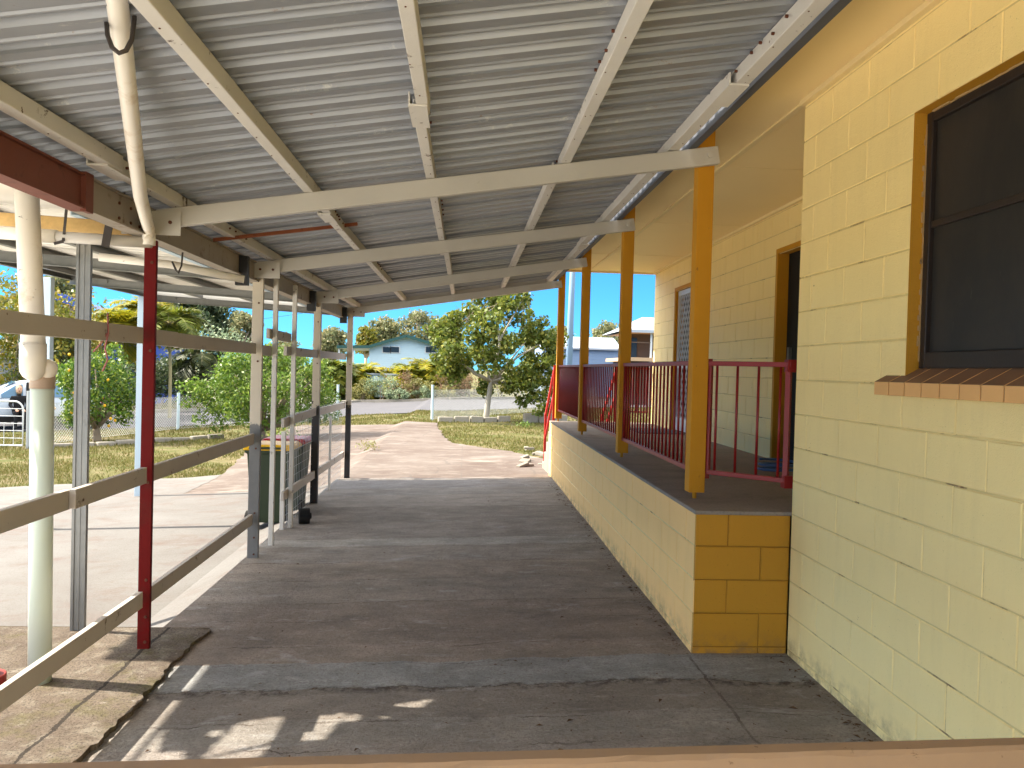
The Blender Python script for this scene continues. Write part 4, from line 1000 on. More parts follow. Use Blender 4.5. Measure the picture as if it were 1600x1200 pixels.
for k, (px, Y, h, nf, fl_, mt_, lb) in enumerate([
    (186, 31, 3.3, 18, 1.7, l_gold, 'yellow palm with arching fronds just left of the red post'),
    (222, 33, 3.9, 18, 1.8, l_gold, 'tall yellow green palm directly behind the red post'),
    (266, 31, 3.5, 18, 1.6, l_palm, 'yellow green palm just right of the red post, under the dark tree'),
    (118, 32, 3.2, 18, 1.6, l_gold, 'yellow palm behind the galvanised channel post'),
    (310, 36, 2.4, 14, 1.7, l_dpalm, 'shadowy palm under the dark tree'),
    (545, 50, 1.5, 22, 1.9, l_palm, 'green palm at the left end of the hedge below the awning'),
    (572, 50, 1.4, 22, 1.9, l_gold, 'green palm below the left corner of the gabled house'),
    (598, 50.5, 1.3, 22, 1.9, l_gold, 'golden palm below the left window pair of the gabled house'),
    (625, 50, 1.25, 22, 1.9, l_gold, 'golden palm below the ridge of the gabled house'),
    (650, 50.5, 1.3, 22, 1.9, l_palm, 'green palm below the middle right of the gabled house'),
    (676, 50, 1.55, 22, 1.9, l_gold, 'golden palm below the right window pair of the gabled house'),
    (700, 50.5, 1.5, 22, 1.9, l_palm, 'green palm right of the gabled house, half hidden by the pale trunked tree'),
    (517, 49, 1.8, 22, 1.8, l_palm, 'green palm seen between the last two carport posts')]):
    palm(lb, base_at(px, 0, Y), h, nf, fl_, mt_, PG, stems=3 if Y > 40 else 1, nl=16 if Y > 40 else 34, lw=.12 if Y > 40 else .06)
SG = 'shrubs on the far roadside'
def shrub(px, Y, w_, h, mat, lb, n=1400, ls=.12, zoff=0):
    b = base_at(px, 0, Y); T = thing('shrub', lb, 'shrub', b, SG); c = (b[0], b[1], b[2]+h*.5+zoff)
    cl, rad = blob_clumps(c, w_/2, w_/2.4, h*.42, 22, h*.14, h*.28); tot = sum(r*r for r in rad)
    leaf_mesh('foliage', mat, T, cl, rad, [int(n*r*r/tot)+3 for r in rad], ls, .45, .2, .2, -.3, .9)
    q = MB()
    for k in range(5): q.tube([(b[0]+random.uniform(-.1, .1), b[1], b[2]-.05), (b[0]+random.uniform(-w_*.3, w_*.3), b[1]+random.uniform(-.2, .2), b[2]+h*.7)], [.025, .008], 5)
    q.build('stem', m_bark, T)
for a_ in [(566, 47.5, 1.7, 1.2, l_olive, 'olive shrub right of the farthest carport post'), (597, 47, 1.9, 1.5, l_sage, 'pale sage shrub in front of the small blue shed'), (628, 47.6, 1.9, 1.75, l_pink, 'tall pinkish shrub right of the small blue shed'),
           (624, 46.6, 1.5, .8, l_sage, 'low sage shrub at the foot of the tall pinkish shrub'), (652, 47.5, 1.5, 1.3, l_olive, 'olive shrub between the two pink shrubs'), (664, 46.8, 1.2, .8, l_sage, 'low pale shrub left of the white fence post'),
           (706, 47.6, 2.0, 1.6, l_pink, 'pink tipped shrub behind the fence post right of the driveway'), (735, 48, 2.4, 1.5, l_pink, 'pinkish brown shrub left of the pale tree trunk'), (694, 46.8, 1.6, .9, l_olive, 'low olive shrub directly above the white fence post'),
           (780, 48.5, 2.4, 1.5, l_olive, 'olive shrub right of the pale tree trunk'), (815, 49, 2.4, 1.7, l_sage, 'grey green shrub below the right side of the broad tree'), (848, 49.5, 2.0, 1.4, l_olive, 'olive shrub beside the red stair handrail')]:
    shrub(*a_)
shrub(15, 27, 4.5, 4.2, l_amber, 'big amber leaved shrub at the left edge behind the white car', 5200, .17, .8)
shrub(60, 29, 3.4, 3.6, l_amber, 'amber and green shrub behind the thick downpipe', 3500, .17, .6)
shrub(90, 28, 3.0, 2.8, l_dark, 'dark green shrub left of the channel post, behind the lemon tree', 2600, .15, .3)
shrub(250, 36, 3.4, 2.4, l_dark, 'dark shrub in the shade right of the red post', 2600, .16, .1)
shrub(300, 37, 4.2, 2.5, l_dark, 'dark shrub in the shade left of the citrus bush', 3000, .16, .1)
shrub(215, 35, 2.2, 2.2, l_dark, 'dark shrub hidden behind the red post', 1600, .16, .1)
shrub(345, 38, 3.0, 3.3, l_sage, 'grey green shrub above the left side of the citrus bush', 2400, .16, .6)
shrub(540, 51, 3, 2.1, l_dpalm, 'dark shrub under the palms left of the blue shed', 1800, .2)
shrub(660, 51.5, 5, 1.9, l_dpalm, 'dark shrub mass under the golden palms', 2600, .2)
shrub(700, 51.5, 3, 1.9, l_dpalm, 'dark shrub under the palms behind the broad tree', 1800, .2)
GT = 'gum trees on the skyline'
def gum(px, ytop, ybot, halfw, Y, mat, lb, n=3500, ls=.3, bark=m_gumbark, clumps=38):
    t_ = onY(px, ytop, Y); b = onY(px, ybot, Y); hw = halfw*Y/F
    base = (t_.x, Y, gz(t_.x, Y)); cz = (t_.z+b.z)/2; rz = (t_.z-b.z)/2
    tree('gum_tree', lb, base, (t_.x, Y, cz), hw*.85, hw*.8, rz*.8, mat, bark, clumps, (rz*.22, rz*.42), n, ls, .14+.02*rz, GT, limbs=14, fork=.72, squash=.7, droop=.5)
gum(303, 448, 552, 58, 48, l_dark, 'large dark crowned gum tree right of the red post', 6500, .26, clumps=46)
gum(262, 455, 520, 36, 50, l_dark, 'dark gum tree half hidden by the red post', 3500, .26)
gum(376, 486, 548, 34, 55, l_gum, 'pale spreading gum tree left of the galvanised post', 4500, .26)
gum(100, 425, 500, 40, 52, l_gum, 'grey green gum tree behind the channel post', 4000, .26)
gum(14, 455, 520, 36, 50, l_gum, 'olive gum tree at the left edge above the amber shrub', 3000, .26)
gum(520, 508, 570, 24, 70, l_gum, 'small gum tree seen between the last two carport posts', 2600, .32)
gum(573, 508, 560, 16, 75, l_amber, 'brownish gum tree behind the left roof slope of the gabled house', 1800, .32)
gum(600, 494, 560, 26, 78, l_gum, 'round gum tree behind the ridge of the gabled house', 3000, .34)
gum(655, 480, 560, 36, 80, l_gum, 'tall pale gum tree behind the right roof slope of the gabled house', 3800, .34)
gum(700, 492, 560, 34, 82, l_gum, 'pale gum tree left of the broad tree crown', 3000, .34)
gum(920, 520, 572, 22, 85, l_gum, 'small gum tree right of the power pole', 2200, .36)
gum(962, 497, 572, 40, 80, l_gum, 'pale gum tree above the long shed, behind the second veranda post', 4200, .34)
gum(880, 505, 572, 24, 90, l_gum, 'small gum tree behind the power pole', 2200, .36)
gum(845, 510, 572, 30, 85, l_gum, 'gum tree behind the right edge of the broad tree', 2200, .36)
gum(445, 520, 590, 30, 66, l_gum, 'gum tree behind the two thin battens', 2600, .3)

# grass: short blades on the lawns and verges
def in_any(x, y):
    return inside((x, y), DRV) or inside((x, y), OCF) or (-2 < x < 3.2 and y < 13.2) or inside((x, y), ROAD)
Vg = []; cnt = 0
def hashn(x, y): return math.sin(x*1.7+3*math.sin(y*.9))+math.sin(y*1.3+2*math.sin(x*1.1))+math.sin(x*4.1+y*3.3)*.5
while cnt < 90000:
    y = 11+37*random.random()**1.3; x = random.uniform(-.62, .30)*y*1.05
    if in_any(x, y): continue
    if hashn(x, y) < random.uniform(-2.2, 1.0): continue
    h = random.uniform(.015, .05)*(1.6 if y > 30 else 1); a_ = random.uniform(0, math.pi); wv = Vector((math.cos(a_), math.sin(a_), 0))*(.004+.0004*y); b = Vector((x, y, gz(x, y)-.02)); l_ = Vector((random.uniform(-.03, .03), random.uniform(-.03, .03), h+.02))
    Vg += [b-wv, b+wv, b+l_]; cnt += 1
me = bpy.data.meshes.new('grass'); me.from_pydata([tuple(v) for v in Vg], [], [(3*i, 3*i+1, 3*i+2) for i in range(cnt)]); me.materials.append(l_grass)
go = bpy.data.objects.new('grass', me); COL.objects.link(go); tag(go, 'short dry green grass on the lawns and verges', 'grass', kind='stuff')
def weed(px, py, w_, h, lb, mat=l_olive, n=60):
    g = onZ(px, py, -.1); T = thing('weed', lb, 'weed', tuple(g)); leaf_mesh('leaves', mat, T, [(g.x, g.y, g.z+h*.5)], [w_/2], [n], .07, .3, .1, .1, -.8, h/w_*1.2)
weed(575, 703, .5, .2, 'small pale weed growing in the driveway beyond the far post', n=110)
weed(820, 668, .7, .2, 'low green weed patch at the garden edging right of the broad tree', l_lemon, 120)
weed(437, 690, .8, .3, 'low green plant under the citrus bush', l_citrus, 160)

# ------------------------------------------------------------------ boundary fence, gate, edging
CL = thing('chain_link_fence', 'low galvanised chain link fence along the front boundary', 'fence', (-4, 25, 0))
def chain(a, b, h=1.0):
    a, b = Vector(a), Vector(b); L = (b-a).length; d = (b-a)/L; q = MB(); s_ = .09
    def P(u, v): p = a+d*u; return Vector((p.x, p.y, gz(p.x, p.y)+v))
    nrm = Vector((-d.y, d.x, 0))
    for sg in (1, -1):
        k = -int(h/s_)-1
        while k*s_ < L+h:
            c_ = clipseg((k*s_, 0), (k*s_+sg*h, h), 0, L, 0, h)
            if c_:
                p, r_ = P(c_[0], c_[1]), P(c_[2], c_[3]); q.bar(p+nrm*.002*sg, r_+nrm*.002*sg, .006, .004, nrm)
            k += 1
    for v in (.02, h): q.bar(P(0, v), P(L, v), .006, .006)
    q.build('chain_mesh', m_wire, CL)
f0, f1, f2, f3, f4 = g2(47, 697), g2(278, 670), g2(527, 656), g2(675, 655), g2(858, 642)
chain(f0, f1); chain(f1, f2); chain(f3, f4); chain(f4, ext(f4, f3, .6))
for (x, y, h) in ((*f0, 1.1), (*f1, 1.1), (*f2, 1.3), (*f3, 1.15), (*f4, 1.1)):
    q = MB(); q.tube([(x, y, gz(x, y)-.1), (x, y, gz(x, y)+h)], .045, 12); q.disc((x, y, gz(x, y)+h+.01), (0, 0, 1), .05, .03, 12); q.build('post', m_blueg, CL, smooth=False)
GY = ghit(36, 699).y
G = thing('gate', 'white tubular steel gate with rounded corner at the left edge in front of the car', 'gate', (-11, GY, -.45))
def gp(px, py): p = onY(px, py, GY); return p
z0g, z1g = gp(20, 696).z, gp(20, 627).z; xr = gp(36, 660).x; xl = xr-2.6
q = MB(); r_ = .2; arc = [(xr-r_+r_*math.sin(t_), GY, z1g-r_+r_*math.cos(t_)) for t_ in [i*math.pi/2/6 for i in range(7)]]
q.tube([(xl, GY, z0g), (xl, GY, z1g), *arc, (xr, GY, z0g), (xl, GY, z0g)], .022, 8); q.build('frame', m_white, G, smooth=True)
q = MB()
for k in range(1, 6): z = z0g+(z1g-z0g)*k/6; q.tube([(xl, GY, z), (xr, GY, z)], .009, 6)
for k in range(1, 12): x = xl+(xr-xl)*k/12; q.tube([(x, GY, z0g), (x, GY, z0g+.5)], .006, 6)
q.build('bars', m_white, G)
q = MB(); x = gp(43, 660).x; q.tube([(x, GY+.05, gz(x, GY)-.1), (x, GY+.05, z1g+.25)], .05, 12); q.build('gate_post', m_wire, G)
ed = MB()
def edging(pts, h, mb):
    for a, b in zip(pts[:-1], pts[1:]):
        a, b = Vector(a), Vector(b); n = max(1, int((b-a).length/.45))
        for k in range(n):
            p, r_ = a.lerp(b, k/n+.01), a.lerp(b, (k+.94)/n); hh = h*random.uniform(.8, 1.15)
            mb.bar((p.x, p.y, gz(p.x, p.y)+hh/2-.04), (r_.x, r_.y, gz(r_.x, r_.y)+hh/2-.04+random.uniform(-.02, .02)), .16*random.uniform(.85, 1.2), hh)
edging([(-.85, 26.6), (.2, 27.0), (1.6, 27.6)], .2, ed)
tag(ed.build('garden_edging', m_kerb, bev=.03), 'row of pale broken concrete edging blocks around the broad tree', 'edging')
ed = MB(); edging([(2.0, 27.2), (3.6, 27.9)], .36, ed); tag(ed.build('garden_edging', m_step, bev=.04), 'larger grey concrete block right of the broad tree, left of the red handrail', 'edging')
ed = MB(); edging([g2(80, 697), g2(150, 696), g2(240, 690), g2(350, 683)], .13, ed); tag(ed.build('garden_edging', m_kerb, bev=.03), 'low rubble edging under the lemon tree', 'edging')
bed = MB(); 
for k in range(10):
    g = onZ(random.uniform(815, 852), random.uniform(700, 738), -.1); a_ = random.uniform(0, 3.14); l_ = random.uniform(.05, .13); dx, dy = math.cos(a_)*l_, math.sin(a_)*l_; z = -.1+random.uniform(0, .1)
    bed.bar((g.x-dx, g.y-dy, z), (g.x+dx, g.y+dy, z+random.uniform(-.06, .06)), random.uniform(.08, .2), random.uniform(.05, .1))
tag(bed.build('rubble', m_step, bev=.015), 'pile of broken pale concrete beside the veranda steps', 'rubble')

# ------------------------------------------------------------------ car and person
RW = ghit(118, 669); dvec = (Vector(rn[3])-Vector(rn[1])).normalized().to_3d(); nvec = Vector((-dvec.y, dvec.x, 0))
zc = RW.z
rearw = RW.copy()                 # near rear wheel contact
orig = rearw + nvec*.86 - dvec*3.55               # front bumper centre on the ground
def L2W(x, y, z): p = orig+dvec*x+nvec*y; return Vector((p.x, p.y, zc+z))
Cc = thing('parked_car', 'white wagon parked beyond the gate with its side door open', 'car', tuple(L2W(2.2, 0, 0)))
xsn = [0, .08, .35, .9, 1.25, 1.7, 2.1, 2.8, 3.5, 3.95, 4.25, 4.4]
top = [.62, .72, .84, .93, .98, 1.28, 1.44, 1.48, 1.45, 1.38, 1.05, .80]
wr_ = [.55, .62, .70, .74, .74, .64, .60, .60, .60, .60, .66, .66]
bw = [.62, .74, .82, .86, .87, .87, .87, .87, .87, .86, .82, .74]
low = [.35, .28, .24, .22, .22, .22, .22, .22, .22, .24, .30, .42]
q = MB(); npt = 13
def sect(i):
    t_ = top[i]; b_ = bw[i]; zs = min(.92, t_-.04); h = [(b_-.12, low[i]), (b_-.02, low[i]+.1), (b_, min(.62, zs-.04)), (b_-.03, zs), (wr_[i], t_-.03), (wr_[i]*.6, t_), (0, t_+.012)]
    return h+[(-a, b) for a, b in h[-2::-1]]
for i in range(len(xsn)):
    for (a, b) in sect(i): q.v.append(tuple(L2W(xsn[i], a, b)))
for i in range(len(xsn)-1):
    for k in range(npt-1): a = i*npt+k; q.f.append((a, a+npt, a+npt+1, a+1)); q.mi.append(0)
    a = i*npt; q.f.append((a, a+npt-1, a+2*npt-1, a+npt)); q.mi.append(0)
q.f.append(tuple(range(npt))); q.mi.append(0); q.f.append(tuple((len(xsn)-1)*npt+k for k in range(npt))[::-1]); q.mi.append(0)
q.build('body', m_carpaint, Cc, smooth=True, sub=1)
def lerp_tab(x, tab): return float(np.interp(x, xsn, tab))
def side_pt(x, f_, off=.012, sgn=-1):
    zs = min(.92, lerp_tab(x, top)-.04); z = zs+(lerp_tab(x, top)-.05-zs)*f_; yv = (lerp_tab(x, bw)-.03)*(1-f_)+lerp_tab(x, wr_)*f_; return L2W(x, sgn*(yv+off), z)
def side_win(x0, x1, x2, x3, nm='window', mat=m_glass, parent=Cc, lo=.08, hi=.9):
    for sg in (-1, 1):
        q = MB(); q.add([side_pt(x0, lo, sgn=sg), side_pt(x3, lo, sgn=sg), side_pt(x2, hi, sgn=sg), side_pt(x1, hi, sgn=sg)], [(0, 1, 2, 3)]); q.build(nm, mat, parent)
side_win(1.42, 1.95, 2.15, 2.15); side_win(2.95, 2.95, 3.7, 3.8)
q = MB(); q.add([L2W(1.28, -.62, .99), L2W(1.28, .62, .99), L2W(1.98, .5, 1.415), L2W(1.98, -.5, 1.415)], [(0, 1, 2, 3)]); q.build('windscreen', m_glass, Cc)
q = MB(); q.add([L2W(4.33, -.56, 1.0), L2W(4.33, .56, 1.0), L2W(4.02, .5, 1.36), L2W(4.02, -.5, 1.36)], [(3, 2, 1, 0)]); q.build('rear_window', m_glass, Cc)
q = MB(); q.add([L2W(2.22, -.885, .36), L2W(2.86, -.885, .36), L2W(2.86, -.885, .86), L2W(2.22, -.885, .86)], [(0, 1, 2, 3)]); q.add([L2W(2.22, -.875, .86), L2W(2.86, -.875, .86), L2W(2.84, -.64, 1.40), L2W(2.24, -.64, 1.40)], [(0, 1, 2, 3)]); lab(q.build('open_doorway', m_dark, Cc), 'dark open side doorway')
q = MB(); q.bar(L2W(.1, -.82, .3), L2W(4.3, -.82, .3), .14, .16); q.bar(L2W(4.38, -.7, .42), L2W(4.38, .7, .42), .12, .14); q.build('lower_trim', m_tyre, Cc)
q = MB(); q.box(0, 0, 0, 0, 0, 0); q = MB(); q.bar(L2W(1.5, -.98, .98), L2W(1.5, -.84, .96), .16, .12); q.build('wing_mirror', m_carpaint, Cc, bev=.02)
for sgn in (-1, 1):
    q = MB(); q.bar(L2W(4.28, sgn*.70, .72), L2W(4.28, sgn*.70, .98), .12, .14, dvec); q.build('tail_light', m_brightred, Cc)
    q = MB(); q.bar(L2W(.1, sgn*.52, .66), L2W(.2, sgn*.72, .68), .12, .1); q.build('headlight', m_wire, Cc)
for wx in (.85, 3.55):
    for sgn in (-1, 1):
        c = L2W(wx, sgn*.80, .31); wl = MB(); wl.disc(c+nvec*sgn*.04, nvec, .40, .10, 28); wl = wl.build('wheel', m_dark, Cc)
        q = MB(); q.disc(c+nvec*sgn*.02, nvec, .31, .2, 28); q.build('tyre', m_tyre, wl, bev=.02)
        q = MB(); q.disc(c+nvec*sgn*.115, nvec, .06, .03, 12)
        for k in range(5):
            a_ = k*2*math.pi/5; e = c+nvec*sgn*.115+dvec*math.cos(a_)*.2+Vector((0, 0, math.sin(a_)*.2)); q.bar(c+nvec*sgn*.115, e, .05, .02, nvec)
        ring = [c+nvec*sgn*.115+dvec*math.cos(k*math.pi/10)*.2+Vector((0, 0, math.sin(k*math.pi/10)*.2)) for k in range(21)]; q.tube(ring, .018, 6, False)
        q.build('rim', m_wire, wl)
def skin(name, mat, pts, edges, parent, sub=2, root=0):
    off = Vector(parent['_o']) if parent is not None else Vector((0, 0, 0))
    me = bpy.data.meshes.new(name); me.from_pydata([tuple(Vector(p[:3])-off) for p in pts], edges, []); me.materials.append(mat)
    o = bpy.data.objects.new(name, me); COL.objects.link(o)
    if parent is not None: o.parent = parent
    o.modifiers.new('skin', 'SKIN'); 
    for v, p in zip(me.skin_vertices[0].data, pts): v.radius = (p[3], p[4] if len(p) > 4 else p[3])
    for i, v in enumerate(me.skin_vertices[0].data): v.use_root = (i == root)
    s_ = o.modifiers.new('sub', 'SUBSURF'); s_.levels = sub; s_.render_levels = sub
    for p in me.polygons: p.use_smooth = True
    o.modifiers['skin'].use_smooth_shade = True
    return o
rdir = ray(29, 620); sbest = min((abs((lambda p: p.x/p.y-rdir.x/rdir.y)(L2W(1.2+.02*k, -.8, 0))), 1.2+.02*k) for k in range(130))[1]
pb = L2W(sbest, -.80, 0)                              # sits on the door sill, facing the camera
def PW(f_, s_, z): p = pb - nvec*f_ + dvec*s_; return (p.x, p.y, zc+z)
PT = thing('person', 'person in black clothes sitting in the open doorway of the white car', 'person', tuple(pb))
pts = [(*PW(-.02, 0, .52), .15, .12), (*PW(0, 0, .68), .135, .105), (*PW(.02, 0, .86), .16, .11), (*PW(.02, 0, .98), .10, .08), (*PW(.04, 0, 1.04), .05, .05), (*PW(.06, 0, 1.09), .052, .055),
       (*PW(.02, .17, .95), .065, .06), (*PW(.08, .23, .72), .05, .05), (*PW(.28, .15, .60), .04, .04), (*PW(.36, .10, .58), .03, .025),
       (*PW(.02, -.17, .95), .065, .06), (*PW(.08, -.23, .72), .05, .05), (*PW(.28, -.15, .60), .04, .04), (*PW(.36, -.10, .58), .03, .025),
       (*PW(.10, .10, .50), .09, .09), (*PW(.42, .11, .50), .065, .065), (*PW(.44, .12, .12), .045, .045), (*PW(.56, .12, .05), .04, .035),
       (*PW(.10, -.10, .50), .09, .09), (*PW(.42, -.11, .50), .065, .065), (*PW(.44, -.12, .12), .045, .045), (*PW(.56, -.12, .05), .04, .035)]
body = skin('body', m_cloth, pts, [(0, 1), (1, 2), (2, 3), (3, 4), (4, 5), (2, 6), (6, 7), (7, 8), (8, 9), (2, 10), (10, 11), (11, 12), (12, 13), (0, 14), (14, 15), (15, 16), (16, 17), (0, 18), (18, 19), (19, 20), (20, 21)], PT)
hd = MB()
prof_ = [(-.115, .03), (-.10, .05), (-.06, .066), (-.02, .072), (.03, .076), (.07, .072), (.10, .05), (.115, .02)]
hc = Vector(PW(.07, 0, 1.19))
hd.tube([hc+Vector((0, 0, z)) for z, r_ in prof_], [r_ for z, r_ in prof_], 16)
nf = -nvec
hd.tube([hc+nf*.066+Vector((0, 0, .02)), hc+nf*.085+Vector((0, 0, -.015)), hc+nf*.07+Vector((0, 0, -.03))], [.008, .014, .008], 8)
for s_ in (-1, 1): hd.disc(hc+dvec*s_*.074, dvec, .022, .012, 10)
hd.build('head', m_skin, PT, smooth=True)
ey = MB()
for s_ in (-1, 1): ey.disc(hc+nf*.071+dvec*s_*.028+Vector((0, 0, .018)), nf, .010, .008, 8)
ey.bar(hc+nf*.072+dvec*-.022+Vector((0, 0, -.055)), hc+nf*.072+dvec*.022+Vector((0, 0, -.055)), .006, .008); ey.build('face_features', m_frame, PT)
hr = MB(); hr.tube([hc-nf*.03*(1-.4*(z > .08))+Vector((0, 0, z)) for z in (-.14, -.08, 0, .05, .085, .115, .135)], [.06, .08, .086, .088, .082, .06, .015], 16); hr.build('hair', m_hair, PT, smooth=True)
for s_ in (-1, 1):
    h0 = Vector(PW(.37, s_*.09, .58)); hn = MB(); hn.tube([h0-nf*.02, h0+nf*.03, h0+nf*.075], [.028, .036, .03], 8)
    for k in range(4):
        b_ = h0+nf*.07+dvec*(-.027+.018*k); hn.tube([b_, b_+nf*.035+Vector((0, 0, -.01)), b_+nf*.055*(1 if k in (1, 2) else .85)+Vector((0, 0, -.035))], [.009, .008, .007], 6)
    b_ = h0+nf*.02-dvec*s_*.03; hn.tube([b_, b_+nf*.03-dvec*s_*.02, b_+nf*.055-dvec*s_*.015], [.010, .009, .007], 6); hn.build('hand', m_skin, PT, smooth=True)

# ------------------------------------------------------------------ houses, pole
def wall_mat(name, c, line=.14, k=.06):
    s = NT(name); z = s.sep()[2]; fr_ = s.math('FRACT', s.math('DIVIDE', z, line)); ln = s.math('LESS_THAN', fr_, .12)
    col = s.mix(s.noise(1.2, 4), mul(c, .95), mul(c, 1.04)); col = s.mix(s.math('MULTIPLY', ln, .25), col, mul(c, .6)); return s.done(col, .6, 0, [(fr_, .5, .02)])
m_bluewall = wall_mat('pale blue weatherboard', lin(184, 208, 222)); m_shedwall = wall_mat('pale grey blue shed cladding', lin(124, 146, 176), .2)
m_strongblue = plain('strong blue wall', lin(40, 70, 150), .06, 2, .6); m_greyroof = plain('pale grey sheet roof', lin(160, 168, 180), .06, 1, .5); m_greentrim = plain('green roof trim', lin(44, 80, 78), .1, 2, .5)
m_winglass = plain('dark window glass', lin(44, 54, 66), .2, 2, .15, bump=0); m_tan = plain('tan ceiling boards', lin(176, 148, 118), .1, 3, .6); m_darkwall = plain('dim brown wall', lin(92, 74, 62), .1, 2, .7)
Yh = 56
Hb = thing('gabled_house', 'pale blue gabled house with green trimmed roof beyond the road', 'house', (onY(632, 560, Yh).x, Yh, -.1))
A = {k: onY(px, py, Yh) for k, (px, py) in dict(pk=(636, 524), le=(577, 541), re=(691, 542), aw=(528, 541), wl=(577, 600), wr=(690, 600)).items()}
zt = A['le'].z-.08; dep = 8
q = MB(); q.add([(A['wl'].x, Yh, -.2), (A['wr'].x, Yh, -.2), (A['wr'].x, Yh, A['re'].z-.1), (A['pk'].x, Yh, A['pk'].z-.1), (A['le'].x, Yh, zt), (A['wl'].x, Yh+dep, -.2), (A['wr'].x, Yh+dep, -.2), (A['wr'].x, Yh+dep, A['re'].z-.1), (A['pk'].x, Yh+dep, A['pk'].z-.1), (A['le'].x, Yh+dep, zt)],
        [(0, 1, 2, 3, 4), (9, 8, 7, 6, 5), (1, 6, 7, 2), (5, 0, 4, 9)])
q.build('wall', m_bluewall, Hb)
def slope(mb, p, r_, y0, y1, th): 
    mb.add([(p.x, y0, p.z), (r_.x, y0, r_.z), (r_.x, y1, r_.z), (p.x, y1, p.z), (p.x, y0, p.z-th), (r_.x, y0, r_.z-th), (r_.x, y1, r_.z-th), (p.x, y1, p.z-th)], [(0, 1, 2, 3), (7, 6, 5, 4), (0, 4, 5, 1), (1, 5, 6, 2), (2, 6, 7, 3), (3, 7, 4, 0)])
q = MB(); aw, pk, le, re = A['aw'], A['pk'], A['le'], A['re']; 
slope(q, pk, le, Yh-.5, Yh+dep, .14); slope(q, le+Vector((.0, 0, 0)), aw+Vector((0, 0, -.02)), Yh-.5, Yh+dep, .12); slope(q, pk, re+Vector((.25, 0, -.03)), Yh-.5, Yh+dep, .14); rfo = q.build('roof', m_greyroof, Hb)
q = MB()
for a_, b_ in ((pk, le), (le, aw), (pk, re+Vector((.25, 0, -.03)))): q.bar((a_.x, Yh-.53, a_.z-.05), (b_.x, Yh-.53, b_.z-.05), .05, .2)
q.build('barge_board', m_greentrim, rfo)
for (x0_, x1_) in ((598, 610), (611, 624), (665, 673), (674, 682)):
    a_, b_ = onY(x0_, 542, Yh), onY(x1_, 551, Yh); q = MB(); q.box(a_.x-.05, b_.x+.05, Yh-.05, Yh-.01, b_.z-.05, a_.z+.05); w_ = q.build('window', m_white, Hb); q = MB(); q.box(a_.x+.02, b_.x-.02, Yh-.065, Yh-.052, b_.z, a_.z); q.build('pane', m_winglass, w_)
for px in (530, 552):
    p = onY(px, 545, Yh-.2); q = MB(); q.box(p.x-.06, p.x+.06, Yh-.3, Yh-.2, -.1, p.z); q.build('awning_post', m_white, Hb)
T = thing('small_shed', 'small pale blue shed half hidden in the roadside shrubs', 'shed', (onY(592, 600, 49).x, 49, -.1)); a_, b_ = onY(574, 585, 49), onY(622, 610, 49)
q = MB(); q.box(a_.x, b_.x, 49, 50.5, -.2, a_.z); q.build('wall', m_bluewall, T); q = MB(); q.box(a_.x-.1, b_.x+.1, 48.9, 50.6, a_.z, a_.z+.08); q.build('roof', m_greyroof, T)
Ys = 54; T = thing('long_shed', 'long pale grey blue clad shed seen between the veranda posts', 'shed', (onY(915, 570, Ys).x, Ys, -.1)); a_, b_ = onY(848, 540, Ys), onY(966, 545, Ys)
q = MB(); q.box(a_.x, b_.x, Ys, Ys+6, -.2, b_.z); q.build('wall', m_shedwall, T)
q = MB(); zt = onY(915, 532, Ys).z; q.add([(a_.x-.2, Ys-.3, b_.z), (b_.x+.2, Ys-.3, b_.z), (b_.x+.2, Ys+3, zt+.35), (a_.x-.2, Ys+3, zt+.35), (b_.x+.2, Ys+6.3, b_.z), (a_.x-.2, Ys+6.3, b_.z), (a_.x-.2, Ys-.3, b_.z-.12), (b_.x+.2, Ys-.3, b_.z-.12)], [(0, 1, 2, 3), (3, 2, 4, 5), (6, 7, 1, 0)]); q.build('roof', m_greyroof, T)
Yv = 44; T = thing('veranda_house', 'raised timber house with a wide shaded veranda, left of the cream wall', 'house', (onY(1003, 560, Yv).x, Yv, -.1))
a_, b_ = onY(981, 558, Yv), onY(1060, 519, Yv); x0_, x1_, zf_, zr = a_.x, b_.x, a_.z, b_.z
q = MB(); q.box(x0_, x1_, Yv, Yv+7, zf_-.2, zf_); q.build('floor', m_tan, T)
q = MB(); q.box(x0_+.1, x1_, Yv+3.0, Yv+3.1, zf_, zr); q.box(x0_+.3, x1_, Yv+.5, Yv+6, -.2, zf_-.21); q.build('wall', m_darkwall, T)
q = MB(); q.box(x0_+.1, x1_, Yv, Yv+6.8, zr-.02, zr+.01); q.build('ceiling', m_tan, T)
q = MB(); q.add([(x0_-.3, Yv-.3, zr+.02), (x1_, Yv-.3, zr+.02), (x1_, Yv+3.5, zr+1.0), (x0_+1.5, Yv+3.5, zr+1.0), (x0_-.3, Yv+7, zr+.02), (x1_, Yv+7, zr+.02)], [(0, 1, 2, 3), (0, 3, 4), (3, 2, 5, 4)]); q.box(x0_-.32, x1_, Yv-.34, Yv-.3, zr-.1, zr+.06); q.build('roof', m_greyroof, T)
for (dx, dy) in ((.1, .1), (.1, 1.2), (.1, 2.3), (1.3, .1), (2.5, .1)):
    q = MB(); q.box(x0_+dx-.05, x0_+dx+.05, Yv+dy-.05, Yv+dy+.05, zf_, zr); q.build('post', m_white, T); q = MB(); q.box(x0_+dx-.08, x0_+dx+.08, Yv+dy-.08, Yv+dy+.08, -.2, zf_-.2); q.build('stump', m_kerb, T)
q = MB(); q.box(x0_+.15, x1_, Yv+.06, Yv+.1, zf_+.8, zf_+.86); q.build('rail', m_darkwall, T)
q = MB(); q.box(x0_+.5, x0_+1.1, Yv+2.9, Yv+2.98, zf_, zf_+1.2); q.build('door', m_winglass, T)
T = thing('blue_house', 'strong blue house behind the palms on the left', 'house', (onY(180, 560, 40).x, 40, -.3))
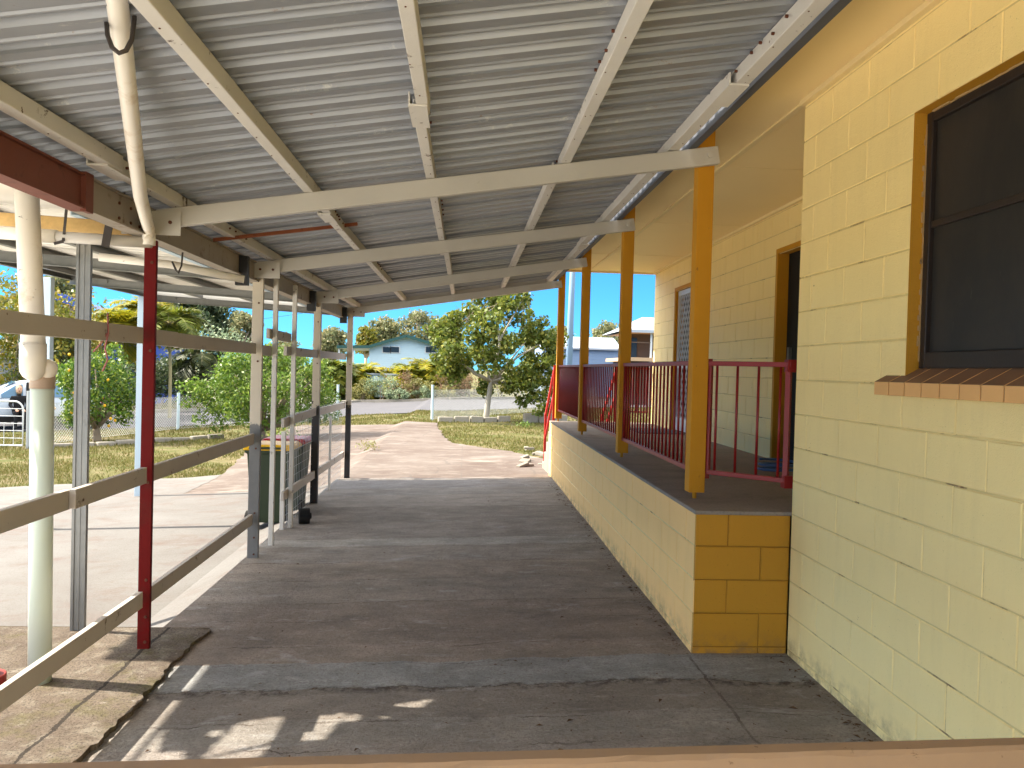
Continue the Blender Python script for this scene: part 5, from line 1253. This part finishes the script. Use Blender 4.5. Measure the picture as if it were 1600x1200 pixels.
a_, b_ = onY(120, 525, 40), onY(226, 600, 40)
q = MB(); q.box(a_.x, b_.x, 40, 46, -.6, a_.z); q.build('wall', m_strongblue, T)
q = MB(); p0, p1 = onY(60, 452, 39.5), onY(132, 478, 39.5); q.bar((p0.x, 39.5, p0.z), (p1.x, 39.5, p1.z), .1, .38); rb = q.build('barge_board', m_strongblue, T)
q = MB(); q.add([(p0.x, 39.6, p0.z), (p1.x, 39.6, p1.z), (p1.x, 46, p1.z-.3), (p0.x, 46, p0.z-.3)], [(0, 1, 2, 3)]); q.build('roof', m_strongblue, T)
q = MB(); a2, b2 = onY(196, 545, 39.9), onY(214, 572, 39.9); q.box(a2.x, b2.x, 39.94, 39.98, b2.z, a2.z); q.build('window', m_winglass, T)
T = thing('grey_house', 'pale grey house behind the white car at the left edge', 'house', (onY(0, 580, 36).x, 36, -.4)); a_, b_ = onY(-120, 560, 36), onY(62, 640, 36)
q = MB(); q.box(a_.x, b_.x, 36, 42, -.8, a_.z+.6); q.build('wall', wall_mat('pale grey weatherboard', lin(120, 124, 132)), T); q = MB(); q.box(a_.x-.3, b_.x+.3, 35.6, 42.3, a_.z+.6, a_.z+.75); q.build('roof', m_greyroof, T)
T = thing('power_pole', 'tall pale blue grey power pole standing between the veranda posts', 'pole', (onY(888, 560, 40).x, 40, -.1)); p = onY(889, 560, 40)
q = MB(); q.tube([(p.x, 40, -.2), (p.x+.03, 40, 4.5), (p.x+.12, 40, 10.5)], [.17, .155, .12], 14); q.build('shaft', plain('grey blue pole timber', lin(112, 136, 160), .12, 2, .8), T, smooth=True)
q = MB(); q.box(p.x-1.1, p.x+1.3, 39.85, 39.95, 9.7, 9.82); q.build('cross_arm', m_bark, T)


wv = MB(); wv.tube([Vector((p.x, 40, 8.6)).lerp(Vector((-24, 62, 4.6)), i/16)-Vector((0, 0, 1.6*4*(i/16)*(1-i/16))) for i in range(17)], .012, 5, False)
wv.build('service_wire', m_dark, T)

# ------------------------------------------------------------------ litter on the floor
lt = MB()
for k in range(1000):
    x = random.uniform(-1.8, 1.9); y = 3.3+9*random.random()**1.6
    if x > 1.36 and y > 4.6: continue
    if random.random() < .6: y = random.uniform(3.4, 12); x = (1.36 if y > 4.7 else 1.93)-abs(random.gauss(0, .05))
    s_ = random.uniform(.003, .008)*(2.0 if random.random() < .12 else 1); a_ = random.uniform(0, 6.28); z = fz(x, y)+.014
    c, d_ = math.cos(a_)*s_, math.sin(a_)*s_
    lt.add([(x-c*1.6, y-d_*1.6, z), (x+d_*.7, y-c*.7, z+s_*.5), (x+c*1.6, y+d_*1.6, z+.002), (x-d_*.7, y+c*.7, z+s_*.6)], [(0, 1, 2, 3)])
tag(lt.build('leaf_litter', plain('dry brown litter', lin(86, 64, 46), .4, 40, .9)), 'scattered dry leaf litter and grit on the carport floor', 'litter', kind='stuff')
for o in bpy.data.objects:
    if '_o' in o: del o['_o']
